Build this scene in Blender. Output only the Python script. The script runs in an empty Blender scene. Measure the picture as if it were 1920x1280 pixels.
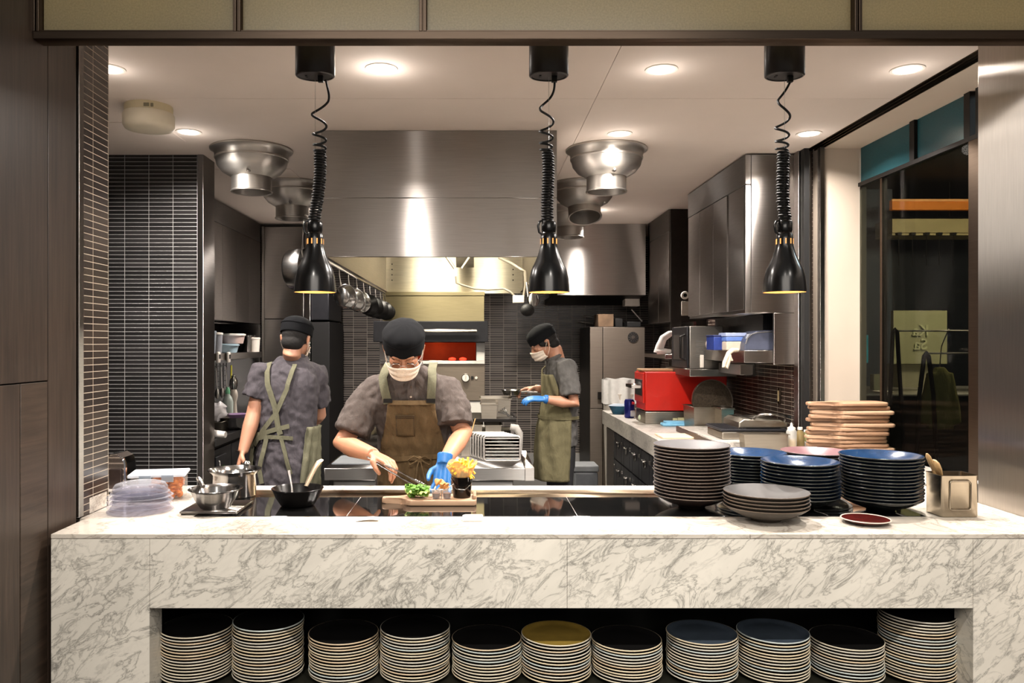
import bpy, bmesh, math, random
from mathutils import Vector, Matrix, noise as mnoise
PI = math.pi
S = bpy.context.scene
COL = S.collection
random.seed(7)
F, CX, CY, EYE = 1493.0, 893.0, 643.0, 1.52

# ---------------------------------------------------------------- camera
cam_d = bpy.data.cameras.new('camera')
cam = bpy.data.objects.new('camera', cam_d); COL.objects.link(cam)
cam.location = (0, 0, EYE); cam.rotation_euler = (PI/2, 0, 0)
cam_d.sensor_width = 36; cam_d.lens = F/1920*36
cam_d.shift_x = (960-CX)/1920; cam_d.shift_y = (CY-640)/1920
cam_d.clip_start = .05; cam_d.clip_end = 60
S.camera = cam

# ---------------------------------------------------------------- world, exposure
w = bpy.data.worlds.new('dim_restaurant'); S.world = w; w.use_nodes = True
w.node_tree.nodes['Background'].inputs[0].default_value = (.9, .85, .79, 1)
w.node_tree.nodes['Background'].inputs[1].default_value = .28
S.view_settings.view_transform = 'Standard'
S.view_settings.look = 'None'
S.view_settings.exposure = 0.0
S.view_settings.gamma = 1.0
S.view_settings.use_curve_mapping = False

CEIL = 2.646
def lin(c):
    return tuple((x/255/12.92 if x/255 <= .04045 else ((x/255+.055)/1.055)**2.4) for x in c)+(1,)

def light(name, kind, loc, energy, color=(1,.86,.7), size=.1, aim=None, spot=None, size_y=None, blend=.5, spread=None):
    d = bpy.data.lights.new(name, kind); d.energy = energy; d.color = color
    if kind == 'AREA':
        d.shape = 'RECTANGLE' if size_y else 'DISK'; d.size = size
        if size_y: d.size_y = size_y
        if spread: d.spread = math.radians(spread)
    else: d.shadow_soft_size = size
    if kind == 'SPOT': d.spot_size = math.radians(spot or 100); d.spot_blend = blend
    o = bpy.data.objects.new(name, d); COL.objects.link(o); o.location = loc
    if aim: o.rotation_euler = (Vector(aim)-Vector(loc)).to_track_quat('-Z', 'Y').to_euler()
    return o

# lamps of the kitchen ceiling (fittings built further down; the last two have none, added to light the back)
DOWN = [(-1.51,3.27),(-.389,3.265),(.762,3.277),(1.774,3.277),(-1.533,4.245),(.771,4.28),(1.788,4.28),(-1.25,6.75),(1.05,6.75)]
for i, (x, y) in enumerate(DOWN):
    light('downlight_lamp', 'AREA', (x, y, CEIL-.012), (42,33,42,39,44,44,18,46,46)[i], (1,.92,.85), .11, spread=150)
    light('downlight_halo_fill', 'POINT', (x, y, CEIL-.085), (.7,1.5,.7,.55,.7,.6,.4,2.4,.7)[i], (1,.92,.85), .03)  # extra point light added below the ceiling for lamp halo and hood streak
# the restaurant's own ceiling spots in front of the pass, on the guests' side
for x in (-1.6, -.55, .5, 1.55):
    light('restaurant_spot_lamp', 'SPOT', (x, .9, 2.9), 140, (1,.94,.86), .05, aim=(x, 2.5, .60), spot=62, blend=.8)
light('restaurant_fill', 'AREA', (0, -1.2, 2.9), 95, (1,.92,.83), 3.0, size_y=1.6, aim=(0, 1.6, 1.0))  # broad unseen fill, added to brighten the counter front and steel pier
# lamps inside the extraction hood
light('hood_lamp', 'AREA', (-.2, 6.1, 2.5), 60, (1,.92,.76), .9, size_y=.3)
light('hood_lamp', 'AREA', (-.2, 4.9, 2.5), 8, (1,.92,.76), .9, size_y=.3)
LAMPS = [(591,2.89),(1029,2.89),(1471,2.89)]
for px, d in LAMPS:
    light('heat_bulb_lamp', 'SPOT', ((px-CX)*d/F, d, 1.735), 7, (1,.72,.42), .03, aim=((px-CX)*d/F, d, 0), spot=125, blend=.5)

# ---------------------------------------------------------------- small tools
def P(px, py, d): return Vector(((px-CX)*d/F, d, EYE-(py-CY)*d/F))
def PX(px, d): return (px-CX)*d/F
def PZ(py, d): return EYE-(py-CY)*d/F
def dz(py, z): return (EYE-z)*F/(py-CY)     # distance at which height z shows at row py

class MB:
    def __init__(s): s.b = bmesh.new(); s.lim = 50
    def box(s, x0, x1, y0, y1, z0, z1, bev=0, seg=2, rot=None, at=None):
        s.lim = 20
        m = Matrix.Translation(((x0+x1)/2, (y0+y1)/2, (z0+z1)/2)) @ Matrix.Diagonal((abs(x1-x0), abs(y1-y0), abs(z1-z0), 1))
        r = bmesh.ops.create_cube(s.b, size=1, matrix=m)
        vs = r['verts']
        if rot is not None:
            bmesh.ops.transform(s.b, verts=vs, matrix=Matrix.Translation(at or (0,0,0)) @ rot.to_4x4() @ Matrix.Translation(-Vector(at or (0,0,0))))
        if bev:
            es = list({e for v in vs for e in v.link_edges})
            bmesh.ops.bevel(s.b, geom=es, offset=bev, segments=seg, affect='EDGES', profile=.5)
        return s
    def lathe(s, prof, n=32, c=(0,0,0), axis=None, sx=1, sy=1, wob=0, ph=0, cap=False):
        rings = []
        M = Matrix.Translation(c)
        if axis is not None: M = M @ Vector((0,0,1)).rotation_difference(Vector(axis)).to_matrix().to_4x4()
        for r, z in prof:
            if r < 1e-6: rings.append([s.b.verts.new(M @ Vector((0,0,z)))])
            else:
                rings.append([s.b.verts.new(M @ Vector((r*sx*math.cos(2*PI*i/n), r*sy*math.sin(2*PI*i/n), z+wob*r*math.cos(2*PI*i/n+ph)))) for i in range(n)])
        for a, b in zip(rings, rings[1:]):
            if len(a) == 1 and len(b) == 1: continue
            for i in range(n):
                j = (i+1) % n
                if len(a) == 1: s.b.faces.new((a[0], b[j], b[i]))
                elif len(b) == 1: s.b.faces.new((a[i], a[j], b[0]))
                else: s.b.faces.new((a[i], a[j], b[j], b[i]))
        if cap:
            for r in (rings[0], rings[-1]):
                if len(r) > 2: s.b.faces.new(r)
        return s
    def tube(s, pts, r, n=10, caps=True, flat=None):
        pts = [Vector(p) for p in pts]; N = len(pts)
        rs = r if isinstance(r, (list, tuple)) else [r]*N
        rings = []; up = None
        for i, p in enumerate(pts):
            t = (pts[min(i+1, N-1)]-pts[max(i-1, 0)])
            if t.length < 1e-9: t = Vector((0,0,1))
            t.normalize()
            if up is None:
                up = Vector((0,0,1)) if abs(t.z) < .9 else Vector((1,0,0))
            a = up - t*up.dot(t)
            if a.length < 1e-6: a = t.orthogonal()
            a.normalize(); b = t.cross(a); up = a
            f = flat or 1
            rings.append([s.b.verts.new(p + a*rs[i]*f*math.cos(2*PI*k/n) + b*rs[i]*math.sin(2*PI*k/n)) for k in range(n)])
        for a, b in zip(rings, rings[1:]):
            for k in range(n):
                j = (k+1) % n; s.b.faces.new((a[k], a[j], b[j], b[k]))
        if caps:
            s.b.faces.new(list(reversed(rings[0]))); s.b.faces.new(rings[-1])
        return s
    def ball(s, c, r, seg=16, rot=None):
        rr = r if isinstance(r, (list, tuple)) else (r, r, r)
        m = Matrix.Translation(c)
        if rot is not None: m = m @ rot.to_4x4()
        bmesh.ops.create_uvsphere(s.b, u_segments=seg, v_segments=max(6, seg//2+2), radius=1, matrix=m @ Matrix.Diagonal((*rr, 1)))
        return s
    def prism(s, poly, d0, d1, axis='Z', bev=0):
        s.lim = min(s.lim, 20)
        # poly in the plane across the axis; Z:(x,y) Y:(x,z) X:(y,z)
        def v(p, d): return {'Z':(p[0],p[1],d), 'Y':(p[0],d,p[1]), 'X':(d,p[0],p[1])}[axis]
        a = [s.b.verts.new(v(p, d0)) for p in poly]; b = [s.b.verts.new(v(p, d1)) for p in poly]
        fs = [s.b.faces.new(a), s.b.faces.new(list(reversed(b)))]
        for i in range(len(poly)):
            j = (i+1) % len(poly); fs.append(s.b.faces.new((a[j], a[i], b[i], b[j])))
        if bev:
            es = [e for e in {e for f in fs[:2] for e in f.edges}]
            bmesh.ops.bevel(s.b, geom=es, offset=bev, segments=2, affect='EDGES', profile=.5)
        return s
    def grid(s, fn, nu, nv, closed=False):
        vs = [[s.b.verts.new(fn(i/nu, j/nv)) for j in range(nv+1)] for i in range(nu+(0 if closed else 1))]
        L = len(vs)
        for i in range(nu if closed else nu):
            a = vs[i]; b = vs[(i+1) % L]
            for j in range(nv): s.b.faces.new((a[j], b[j], b[j+1], a[j+1]))
        return s
    def build(s, name, mat=None, parent=None, world=False, smooth=30, loc=None):
        bmesh.ops.recalc_face_normals(s.b, faces=s.b.faces)
        me = bpy.data.meshes.new(name)
        if world and parent is not None:
            o = Vector(parent.location); p = parent
            while p.parent: p = p.parent; o = o + Vector(p.location)
            bmesh.ops.translate(s.b, verts=s.b.verts, vec=-o)
        if loc is not None and world and parent is None:
            bmesh.ops.translate(s.b, verts=s.b.verts, vec=-Vector(loc))
        if smooth:
            for f in s.b.faces: f.smooth = True
            lim = math.radians(smooth if smooth != 30 else s.lim)
            for e in s.b.edges:
                if len(e.link_faces) == 2 and e.calc_face_angle(0) > lim: e.smooth = False
        s.b.to_mesh(me); s.b.free()
        if mat is not None: me.materials.append(mat)
        o = bpy.data.objects.new(name, me); COL.objects.link(o)
        if parent is not None: o.parent = parent
        if loc is not None: o.location = loc
        return o

def tag(o, label=None, cat=None, group=None, kind=None):
    if label: o['label'] = label
    if cat: o['category'] = cat
    if group: o['group'] = group
    if kind: o['kind'] = kind
    return o
def thing(name, label, cat, loc=(0,0,0), rz=0, group=None):
    o = bpy.data.objects.new(name, None); COL.objects.link(o)
    o.location = loc; o.rotation_euler = (0, 0, rz)
    return tag(o, label, cat, group)
def struct(name, mb, mat, parent=None, smooth=30):
    o = mb.build(name, mat, parent, smooth=smooth)
    if parent is None: o['kind'] = 'structure'
    return o
def dup(root, loc=None, rz=None, label=None, group=None):
    r = root.copy(); COL.objects.link(r)
    if loc is not None: r.location = loc
    if rz is not None: r.rotation_euler = (r.rotation_euler[0], r.rotation_euler[1], rz)
    if label: r['label'] = label
    if group: r['group'] = group
    for ch in list(root.children):
        c = ch.copy(); COL.objects.link(c); c.parent = r
        for g in list(ch.children):
            d = g.copy(); COL.objects.link(d); d.parent = c
    return r

# ---------------------------------------------------------------- materials
MATS = {}
class NT:
    def __init__(s, name):
        s.m = bpy.data.materials.new(name); s.m.use_nodes = True; s.t = s.m.node_tree
        s.b = s.t.nodes['Principled BSDF']; s.out = s.t.nodes['Material Output']
    def n(s, kind, **kw):
        nd = s.t.nodes.new(kind)
        for k, v in kw.items():
            if k.startswith('_'): setattr(nd, k[1:], v)
            else: nd.inputs[k.replace('__', ' ')].default_value = v
        return nd
    def l(s, a, b): s.t.links.new(a, b)
    def coord(s, scale=(1,1,1), rot=(0,0,0), loc=(0,0,0), kind='Object'):
        c = s.n('ShaderNodeTexCoord'); m = s.n('ShaderNodeMapping')
        m.inputs['Scale'].default_value = scale; m.inputs['Rotation'].default_value = rot; m.inputs['Location'].default_value = loc
        s.l(c.outputs[kind], m.inputs['Vector']); return m.outputs[0]
    def ramp(s, src, stops, interp='LINEAR'):
        r = s.n('ShaderNodeValToRGB'); r.color_ramp.interpolation = interp
        e = r.color_ramp.elements
        while len(e) < len(stops): e.new(.5)
        for i, (p, c) in enumerate(stops): e[i].position = p; e[i].color = c if len(c) == 4 else (*c, 1)
        s.l(src, r.inputs[0]); return r.outputs[0]
    def noise(s, vec, scale=5, detail=4, rough=.5, dist=0):
        n = s.n('ShaderNodeTexNoise'); n.inputs['Scale'].default_value = scale; n.inputs['Detail'].default_value = detail
        n.inputs['Roughness'].default_value = rough; n.inputs['Distortion'].default_value = dist
        if vec is not None: s.l(vec, n.inputs['Vector'])
        return n.outputs[0]
    def mix(s, f, a, b, mode='MIX'):
        m = s.n('ShaderNodeMix'); m.data_type = 'RGBA'; m.blend_type = mode
        for v, i in ((f, 0), (a, 6), (b, 7)):
            if hasattr(v, 'links'): s.l(v, m.inputs[i])
            else: m.inputs[i].default_value = v
        return m.outputs[2]
    def math(s, op, a, b=0):
        m = s.n('ShaderNodeMath'); m.operation = op
        for i, v in enumerate((a, b)):
            if hasattr(v, 'links'): s.l(v, m.inputs[i])
            else: m.inputs[i].default_value = v
        return m.outputs[0]
    def bump(s, h, strength=.3, dist=.01):
        b = s.n('ShaderNodeBump'); b.inputs['Strength'].default_value = strength; b.inputs['Distance'].default_value = dist
        s.l(h, b.inputs['Height']); s.l(b.outputs[0], s.b.inputs['Normal']); return b
    def set(s, **kw):
        for k, v in kw.items():
            i = s.b.inputs[k.replace('_', ' ')]
            if hasattr(v, 'links'): s.l(v, i)
            else: i.default_value = v
        return s

def plain(name, rgb, rough=.5, metal=0, var=.12, scale=20, bump=0, spec=.5, coat=0, emit=None, es=0, alpha=1, trans=0, ior=1.45, sheen=0):
    if name in MATS: return MATS[name]
    t = NT(name); c = lin(rgb)
    v = t.coord(); n = t.noise(v, scale, 5, .6)
    dark = tuple(x*(1-var) for x in c[:3])+(1,); lite = tuple(min(1, x*(1+var)) for x in c[:3])+(1,)
    t.set(Base_Color=t.ramp(n, [(.3, dark), (.7, lite)]), Roughness=rough, Metallic=metal)
    t.b.inputs['Specular IOR Level'].default_value = spec; t.b.inputs['Coat Weight'].default_value = coat
    t.b.inputs['IOR'].default_value = ior; t.b.inputs['Transmission Weight'].default_value = trans
    t.b.inputs['Sheen Weight'].default_value = sheen
    if bump: t.bump(n, bump, .004)
    if emit: t.b.inputs['Emission Color'].default_value = lin(emit); t.b.inputs['Emission Strength'].default_value = es
    MATS[name] = t.m; return t.m

def steel(name, rgb=(150,145,140), rough=.36, aniso=.8, rot=0, streak=60, horiz=True, bump=.015, tint2=.18):
    t = NT(name); c = lin(rgb)
    sc = (1.2, 1.2, streak) if horiz else (streak, streak, 1.2)
    n = t.noise(t.coord(scale=sc), 6, 4, .6)
    n2 = t.noise(t.coord(scale=(1,1,1)), 2.2, 3, .5)
    col = t.ramp(n, [(.25, tuple(x*(1-tint2) for x in c[:3])+(1,)), (.75, c)])
    rr = t.math('ADD', t.math('MULTIPLY', n2, .14), rough-.07)
    g = t.n('ShaderNodeBsdfAnisotropic'); t.b = g
    t.l(col, g.inputs['Color']); t.l(rr, g.inputs['Roughness'])
    g.inputs['Anisotropy'].default_value = min(.86, aniso*.95); g.inputs['Rotation'].default_value = rot
    t.l(g.outputs[0], t.out.inputs[0])
    tg = t.n('ShaderNodeTangent'); tg.direction_type = 'RADIAL'; tg.axis = 'Z'
    t.l(tg.outputs[0], t.b.inputs['Tangent'])
    h = t.math('ADD', t.math('MULTIPLY', n, .25), n2)
    t.bump(h, bump, .02)
    MATS[name] = t.m; return t.m

def tiles(name, plane, tw, th, off, mortar=.0022, dark=(30,28,28), lite=(62,58,56), grout=(150,146,140), rough=.22):
    t = NT(name)
    c = t.n('ShaderNodeTexCoord'); sp = t.n('ShaderNodeSeparateXYZ'); t.l(c.outputs['Object'], sp.inputs[0])
    cb = t.n('ShaderNodeCombineXYZ'); a, b = (0, 2) if plane == 'XZ' else (1, 2)
    t.l(t.math('ADD', sp.outputs[a], off[0]), cb.inputs[0]); t.l(t.math('ADD', sp.outputs[b], off[1]), cb.inputs[1])
    br = t.n('ShaderNodeTexBrick'); br.offset = 0; br.squash = 1
    t.l(cb.outputs[0], br.inputs['Vector'])
    br.inputs['Scale'].default_value = 1; br.inputs['Brick Width'].default_value = tw; br.inputs['Row Height'].default_value = th
    br.inputs['Mortar Size'].default_value = mortar/2; br.inputs['Mortar Smooth'].default_value = .1; br.inputs['Bias'].default_value = -.2
    br.inputs['Color1'].default_value = lin(dark); br.inputs['Color2'].default_value = lin(lite); br.inputs['Mortar'].default_value = lin(grout)
    t.set(Base_Color=br.outputs['Color'], Roughness=t.math('ADD', t.math('MULTIPLY', br.outputs['Fac'], .5), rough))
    t.bump(t.math('SUBTRACT', 1, br.outputs['Fac']), .5, .0012)
    MATS[name] = t.m; return t.m

def marble(name, base=(222,212,196), vein=(118,112,100), rough=.22, rot=(0,.7,0), s=1.0):
    t = NT(name)
    def crd(sc, loc=(0,0,0)):
        a = t.coord(rot=rot, loc=loc); m = t.n('ShaderNodeMapping'); m.inputs['Scale'].default_value = sc; t.l(a, m.inputs['Vector']); return m.outputs[0]
    v = crd((1*s, 1*s, 2.1*s))
    w1 = t.noise(v, 4.2, 7, .62, .9)
    ridge = t.math('ABSOLUTE', t.math('SUBTRACT', w1, .5))
    v2 = crd((1*s, 1*s, 2.3*s), (3.1, 1.7, .4))
    w2 = t.noise(v2, 9, 8, .62, .8)
    r2 = t.math('ABSOLUTE', t.math('SUBTRACT', w2, .52))
    big = t.noise(crd((1*s,1*s,2.2*s), (7,2,1)), 1.9, 5, .6, .4)
    c0 = lin(base); cv = lin(vein)
    m1 = t.ramp(ridge, [(0, (1,1,1)), (.007, (.45,.45,.45)), (.03, (.0,.0,.0))])
    m2 = t.ramp(r2, [(0, (1,1,1)), (.015, (.5,.5,.5)), (.05, (0,0,0))])
    mb = t.ramp(big, [(.4, (.12,.12,.12)), (.62, (1,1,1))])
    sm = t.mix(1.0, m2, mb, 'MULTIPLY')
    cloud = t.ramp(big, [(.42, c0), (.72, tuple(a*.76+b*.24 for a, b in zip(c0, cv)))])
    col = t.mix(t.math('MULTIPLY', sm, .62), cloud, cv)
    col = t.mix(t.math('MULTIPLY', m1, .7), col, cv)
    t.set(Base_Color=col, Roughness=rough)
    MATS[name] = t.m; return t.m

def wood(name, dark, lite, axis='Z', rough=.45, scale=1.0, stretch=26, coat=0):
    t = NT(name); sc = {'X':(1,stretch,stretch), 'Y':(stretch,1,stretch), 'Z':(stretch,stretch,1)}[axis]
    n = t.noise(t.coord(scale=tuple(x*scale for x in sc)), 2.0, 6, .62, .6)
    t.set(Base_Color=t.ramp(n, [(.3, lin(dark)), (.72, lin(lite))]), Roughness=rough, Coat_Weight=coat)
    t.bump(n, .08, .004)
    MATS[name] = t.m; return t.m

def glassy(name, rgb=(235,238,238), rough=.03, ior=1.45, alpha=.25, dark=False):
    # thin clear material: mostly transparent with a glossy reflection
    t = NT(name); tr = t.n('ShaderNodeBsdfTransparent'); tr.inputs[0].default_value = lin(rgb)
    mx = t.n('ShaderNodeMixShader'); fr = t.n('ShaderNodeLayerWeight'); fr.inputs[0].default_value = .5
    f = t.math('ADD', t.math('MULTIPLY', t.math('POWER', fr.outputs['Facing'], 4.0), .55), alpha); t.l(f, mx.inputs[0])
    t.set(Base_Color=lin(rgb), Roughness=rough); t.b.inputs['Specular IOR Level'].default_value = .8
    if dark: t.set(Base_Color=(.01,.01,.01,1))
    t.l(tr.outputs[0], mx.inputs[1]); t.l(t.b.outputs[0], mx.inputs[2]); t.l(mx.outputs[0], t.out.inputs[0])
    MATS[name] = t.m; return t.m

def frosted(name, rgb, trans=.6):
    t = NT(name); d = t.n('ShaderNodeBsdfDiffuse'); tl = t.n('ShaderNodeBsdfTranslucent'); g = t.n('ShaderNodeBsdfGlossy')
    n = t.noise(t.coord(scale=(1,1,1)), 170, 3, .6)
    c = lin(rgb); cc = t.ramp(n, [(.3, tuple(x*.8 for x in c[:3])+(1,)), (.7, c)])
    for s_ in (d, tl): t.l(cc, s_.inputs[0])
    m1 = t.n('ShaderNodeMixShader'); m1.inputs[0].default_value = trans
    t.l(d.outputs[0], m1.inputs[1]); t.l(tl.outputs[0], m1.inputs[2])
    g.inputs['Roughness'].default_value = .25; m2 = t.n('ShaderNodeMixShader'); m2.inputs[0].default_value = .08
    t.l(m1.outputs[0], m2.inputs[1]); t.l(g.outputs[0], m2.inputs[2]); t.l(m2.outputs[0], t.out.inputs[0])
    MATS[name] = t.m; return t.m
# ================================================================ the setting
K = 1.0514
def k(v): return v*K
M_ceil = plain('ceiling_paint', (216,204,194), .85, var=.02, scale=3)
M_soffit = plain('soffit_paint', (200,186,170), .8, var=.03, scale=3)
M_floor = tiles('floor_tiles', 'XZ', .3, .3, (0,0), .004, (60,58,56), (84,80,76), (50,48,46), .4)
M_wood = wood('wall_wood', (42,33,27), (70,56,46), 'Z', .42, 1.6, 22)
M_woodh = wood('wall_wood_cross', (44,35,28), (74,59,48), 'Y', .42, 1.6, 22)
M_dark = plain('dark_metal', (30,27,25), .45, .6, var=.1)
M_black = plain('black_matte', (16,15,15), .6)
M_gap = plain('shadow_gap', (12,10,9), .9)
M_bronze = steel('bronze_frame', (92,80,70), .35, .4, 0, 40)
M_steel = steel('brushed_steel', (196,190,185), .46, .9, 0, 70)
M_steeld = steel('brushed_steel_dark', (190,187,184), .44, .88, 0, 70)
M_steelv = steel('brushed_steel_upright', (222,215,208), .42, .9, .25, 70, horiz=False, bump=.03)
M_hood_in = steel('hood_interior_steel', (206,198,176), .34, .6, 0, 20)
M_marble = marble('veined_marble', (232,226,214), (104,102,96), rot=(0,.68,0), s=1.15)
M_marblet = marble('marble_top', (212,204,192), (132,122,110), .16, (0,.0,.5), 1.1)
M_tile_l = tiles('tiles_far_left', 'XZ', .1446, .0242, (1.67, .009), .0026, (22,21,21), (38,36,36), (150,148,146))
M_tile_b = tiles('tiles_back', 'XZ', .144, .0242, (0, 0), .003, (60,56,54), (98,92,88), (172,162,150))
M_tile_p = tiles('tiles_pier', 'YZ', .116, .0242, (-2.826, .009), .0028, (44,38,36), (70,61,54), (176,162,144))
M_tile_r = tiles('tiles_right', 'YZ', .116, .027, (0, 0), .0026, (48,36,32), (72,56,50), (190,176,158), .3)
M_white_tile = plain('white_tile', (150,148,145), .3, var=.05)

struct('floor', MB().box(-6, 9, -3, 9.2, -.1, 0), M_floor)
# ceiling slab split around nothing: one plain sheet with hairline joints cut in
c = MB()
XS = [-3.4, .72, 2.0]
for x0, x1 in ((-3.4, .5488), (.5512, 1.925)):
    for y0, y1 in ((2.62, 3.668), (3.671, 8.6)): c.box(x0, x1, y0, y1, CEIL, CEIL+.12)
c.box(-3.4, 1.925, 2.62, 8.6, CEIL+.02, CEIL+.13)
struct('ceiling', c, M_ceil)
c = MB().box(2.005, 2.30, 2.62, 4.66, CEIL, CEIL+.12)
struct('ceiling.001', c, M_soffit)
# sliding panel track in the ceiling on the right
tr = MB()
tr.box(1.925, 2.005, 2.62, 4.66, CEIL+.03, CEIL+.12)
for x in (1.925, 1.951, 1.977, 1.999): tr.box(x, x+.006, 2.62, 4.66, CEIL-.002, CEIL+.03)
struct('trim_1', tr, M_bronze)

# back wall
struct('wall_back', MB().box(-3.4, 3.2, 8.4, 8.6, 0, CEIL+.1), M_tile_b)
# left: kitchen side wall, tiled partition facing the pass, tiled pier at the opening
struct('wall_left', MB().box(-3.4, -2.5, 4.0, 8.6, 0, CEIL+.1), M_dark)
struct('wall_left_partition', MB().box(-3.0, -1.665, 4.765, 4.95, 0, CEIL+.1), M_tile_l)
struct('trim_2', MB().box(-1.665, -1.63, 4.755, 4.96, 0, CEIL, .002), M_steel)
struct('wall_left_pier', MB().box(-1.75, -1.36, 2.745, 2.945, 0, CEIL+.1), M_tile_p)
struct('trim_3', MB().box(-1.4, -1.352, 2.712, 2.744, .925, CEIL+.06, .002), M_steel)
struct('wall_left_passage', MB().box(-3.1, -2.9, 2.9, 4.8, 0, CEIL+.1), M_tile_p)
# timber cladding of the left wall, boards with shadow gaps
wl = MB(); g = .004
def cl(mb, y0, y1, z0, z1): mb.box(-1.42, -1.36, y0+g/2, y1-g/2, z0+g/2, z1-g/2, .0015)
cl(wl, 2.528, 2.71, 0, 2.75)
cl(wl, .2, 2.528, 1.40, 3.2)
cl(wl, .2, 2.375, 0, 1.40)
struct('wall_left_cladding', wl, M_wood)
struct('wall_left_cladding.001', (lambda m: (cl(m, 2.375, 2.528, 0, 1.40), m)[1])(MB()), M_woodh)
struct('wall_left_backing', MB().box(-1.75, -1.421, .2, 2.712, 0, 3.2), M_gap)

# right: tiled splashback wall, white column, steel clad pier
struct('wall_right', MB().box(1.93, 2.12, 4.73, 8.6, 0, CEIL+.1), M_tile_r)
struct('trim_4', MB().box(1.885, 1.965, 4.66, 4.728, 0, CEIL, .002), M_steel)
struct('trim_5', MB().box(1.895, 1.925, 4.60, 4.655, 0, CEIL, .001), M_black)
struct('trim_6', MB().box(1.975, 2.0, 4.57, 4.61, 0, CEIL, .001), M_steel)
struct('wall_right_column', MB().box(2.0, 2.26, 4.612, 4.9, 0, CEIL+.1), M_soffit)
struct('wall_right_pier', MB().box(1.89, 2.3, 1.5, 3.0, 0, CEIL+.35, .002), M_steelv)
# counter side splash on the right tiles end
# header above the pass: bronze frame with four frosted panes
hd = thing('window_1', 'bronze framed frosted glass transom above the pass', 'window', (0, 2.45, 2.45))
hd['kind'] = 'structure'
zb = 2.452; zt = 2.95; y0, y1 = 2.44, 2.50
fr = MB()
fr.box(-1.359, 2.2, y0, y1, zb, zb+.024, .0015)
fr.box(-1.359, 2.2, y0+.008, y1, zb+.024, zb+.03)
fr.box(-1.359, 2.2, y0, y1, zt, zt+.03)
mull = [-1.352, -.735, -.164, 1.172, 1.745]
for x in mull:
    wdt = .022 if x not in (mull[0], mull[-1]) else .02
    fr.box(x-wdt/2, x-.002, y0, y1, zb+.024, zt, .001); fr.box(x+.002, x+wdt/2, y0, y1, zb+.024, zt, .001)
    fr.box(x-.002, x+.002, y0+.01, y1, zb+.024, zt)
fr.build('frame', M_bronze, hd, world=True)
M_frost = frosted('frosted_reeded_glass', (212,202,166), .78)
for a, b in zip(mull, mull[1:]+[2.2]):
    MB().box(a+.012, b-.012, y0+.028, y0+.036, zb+.03, zt).build('pane', M_frost, hd, world=True)
struct('ceiling.002', MB().box(-3.4, 2.4, 2.505, 2.62, CEIL, 3.1), M_ceil)

# right side: glazed screen of the dining room beyond
X2 = 2.21
ws = thing('window_2', 'teal frosted transom over the glass door', 'window', (X2, 4, 2.4)); ws['kind'] = 'structure'
f = MB()
f.box(X2-.005, X2+.04, 2.6, 4.6, 2.422, 2.444, .001)
for y in (3.5, 3.56, 4.012, 2.9): f.box(X2-.004, X2+.04, y, y+(.045 if y != 3.5 else .02), 2.444, CEIL, .001)
f.build('frame', M_dark, ws, world=True)
M_teal = frosted('teal_frosted_glass', (52,108,118), .45)
MB().box(X2+.012, X2+.02, 4.06, 4.6, 2.444, CEIL).build('pane', M_teal, ws, world=True)
MB().box(X2+.012, X2+.02, 3.6, 4.01, 2.444, CEIL).build('pane', M_teal, ws, world=True)
MB().box(X2+.012, X2+.02, 2.95, 3.5, 2.444, CEIL).build('pane', M_teal, ws, world=True)
M_glass = glassy('door_glass', (170,170,160), .02, 1.5, .03, dark=True)
dr = thing('door_1', 'dark glazed door with bronze frame beside the steel pier', 'door', (X2, 4, 0)); dr['kind'] = 'structure'
f = MB()
f.box(X2-.01, X2+.03, 3.47, 3.56, 0, 2.42, .001); f.box(X2, X2+.03, 4.34, 4.36, 0, 2.42, .001)
f.build('door_frame', M_bronze, dr, world=True)
MB().box(X2+.006, X2+.014, 3.56, 4.6, 0, 2.42).build('door_glass', M_glass, dr, world=True)
# dining room beyond: dark walls, ceiling, strip, shelf
M_room = plain('dining_wall', (34,34,36), .7)
M_roomb = plain('dining_wall_blue', (36,52,66), .6)
struct('wall_right_beyond', MB().box(2.3, 9, 9.0, 9.2, 0, 3.4), M_room)
struct('wall_far_right', MB().box(8.8, 9, 2.3, 9.2, 0, 3.4), M_room)
struct('ceiling.003', MB().box(2.3, 9, 1.4, 9.2, 2.95, 3.1), M_room)
# ================================================================ the marble pass
CT = .92; YF = 2.502; YB = 3.355; XL = -1.337; XR = 1.888
ct = thing('service_counter', 'long veined white marble pass counter with an open plate niche below', 'counter', (0, 2.9, 0))
wt = MB()
HX0, HX1, HY0, HY1 = -.98, 1.56, 2.755, 3.10     # opening of the black glass hob
J = .0012
for a, b in ((XL, -.735), (-.735+J, .86), (.86+J, XR)): wt.box(a, b, YF, 2.725, CT-.014, CT, .0015)
wt.box(XL-.02, XR, 2.7262, HY0, CT-.014, CT-.0003)
wt.box(XL-.02, HX0, HY0, YB, CT-.014, CT-.0003); wt.box(HX1, XR, HY0, YB, CT-.014, CT-.0003)
wt.box(HX0, HX1, 3.26, YB, CT-.014, CT, .001)
wt.build('worktop', M_marblet, ct, world=True)
MB().box(HX0, HX1, HY1, 3.26, CT-.02, CT-.001, .0008).build('back_rail', steel('rail_steel', (190,170,145), .22, .5, 0, 60), ct, world=True)
for a, b in ((XL, -1.028), (-1.028+J, .285), (.285+J, 1.561)):
    pass
fp = MB()
fp.box(XL, -1.0275, YF+.002, YF+.022, 0, CT-.0155)
fp.box(1.5625, XR, YF+.002, YF+.022, 0, CT-.0155)
for a, b in ((-1.0263, .285), (.2862, 1.5613)): fp.box(a, b, YF+.002, YF+.022, .687, CT-.0155)
fp.box(-1.047, -1.0275, YF+.022, YF+.10, 0, CT-.0155); fp.box(1.5625, 1.582, YF+.022, YF+.10, 0, CT-.0155)
fp.box(-1.047, 1.582, YF+.022, YF+.10, .687, .707)
fp.build('front_panel', M_marble, ct, world=True)
ni = MB()
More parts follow.
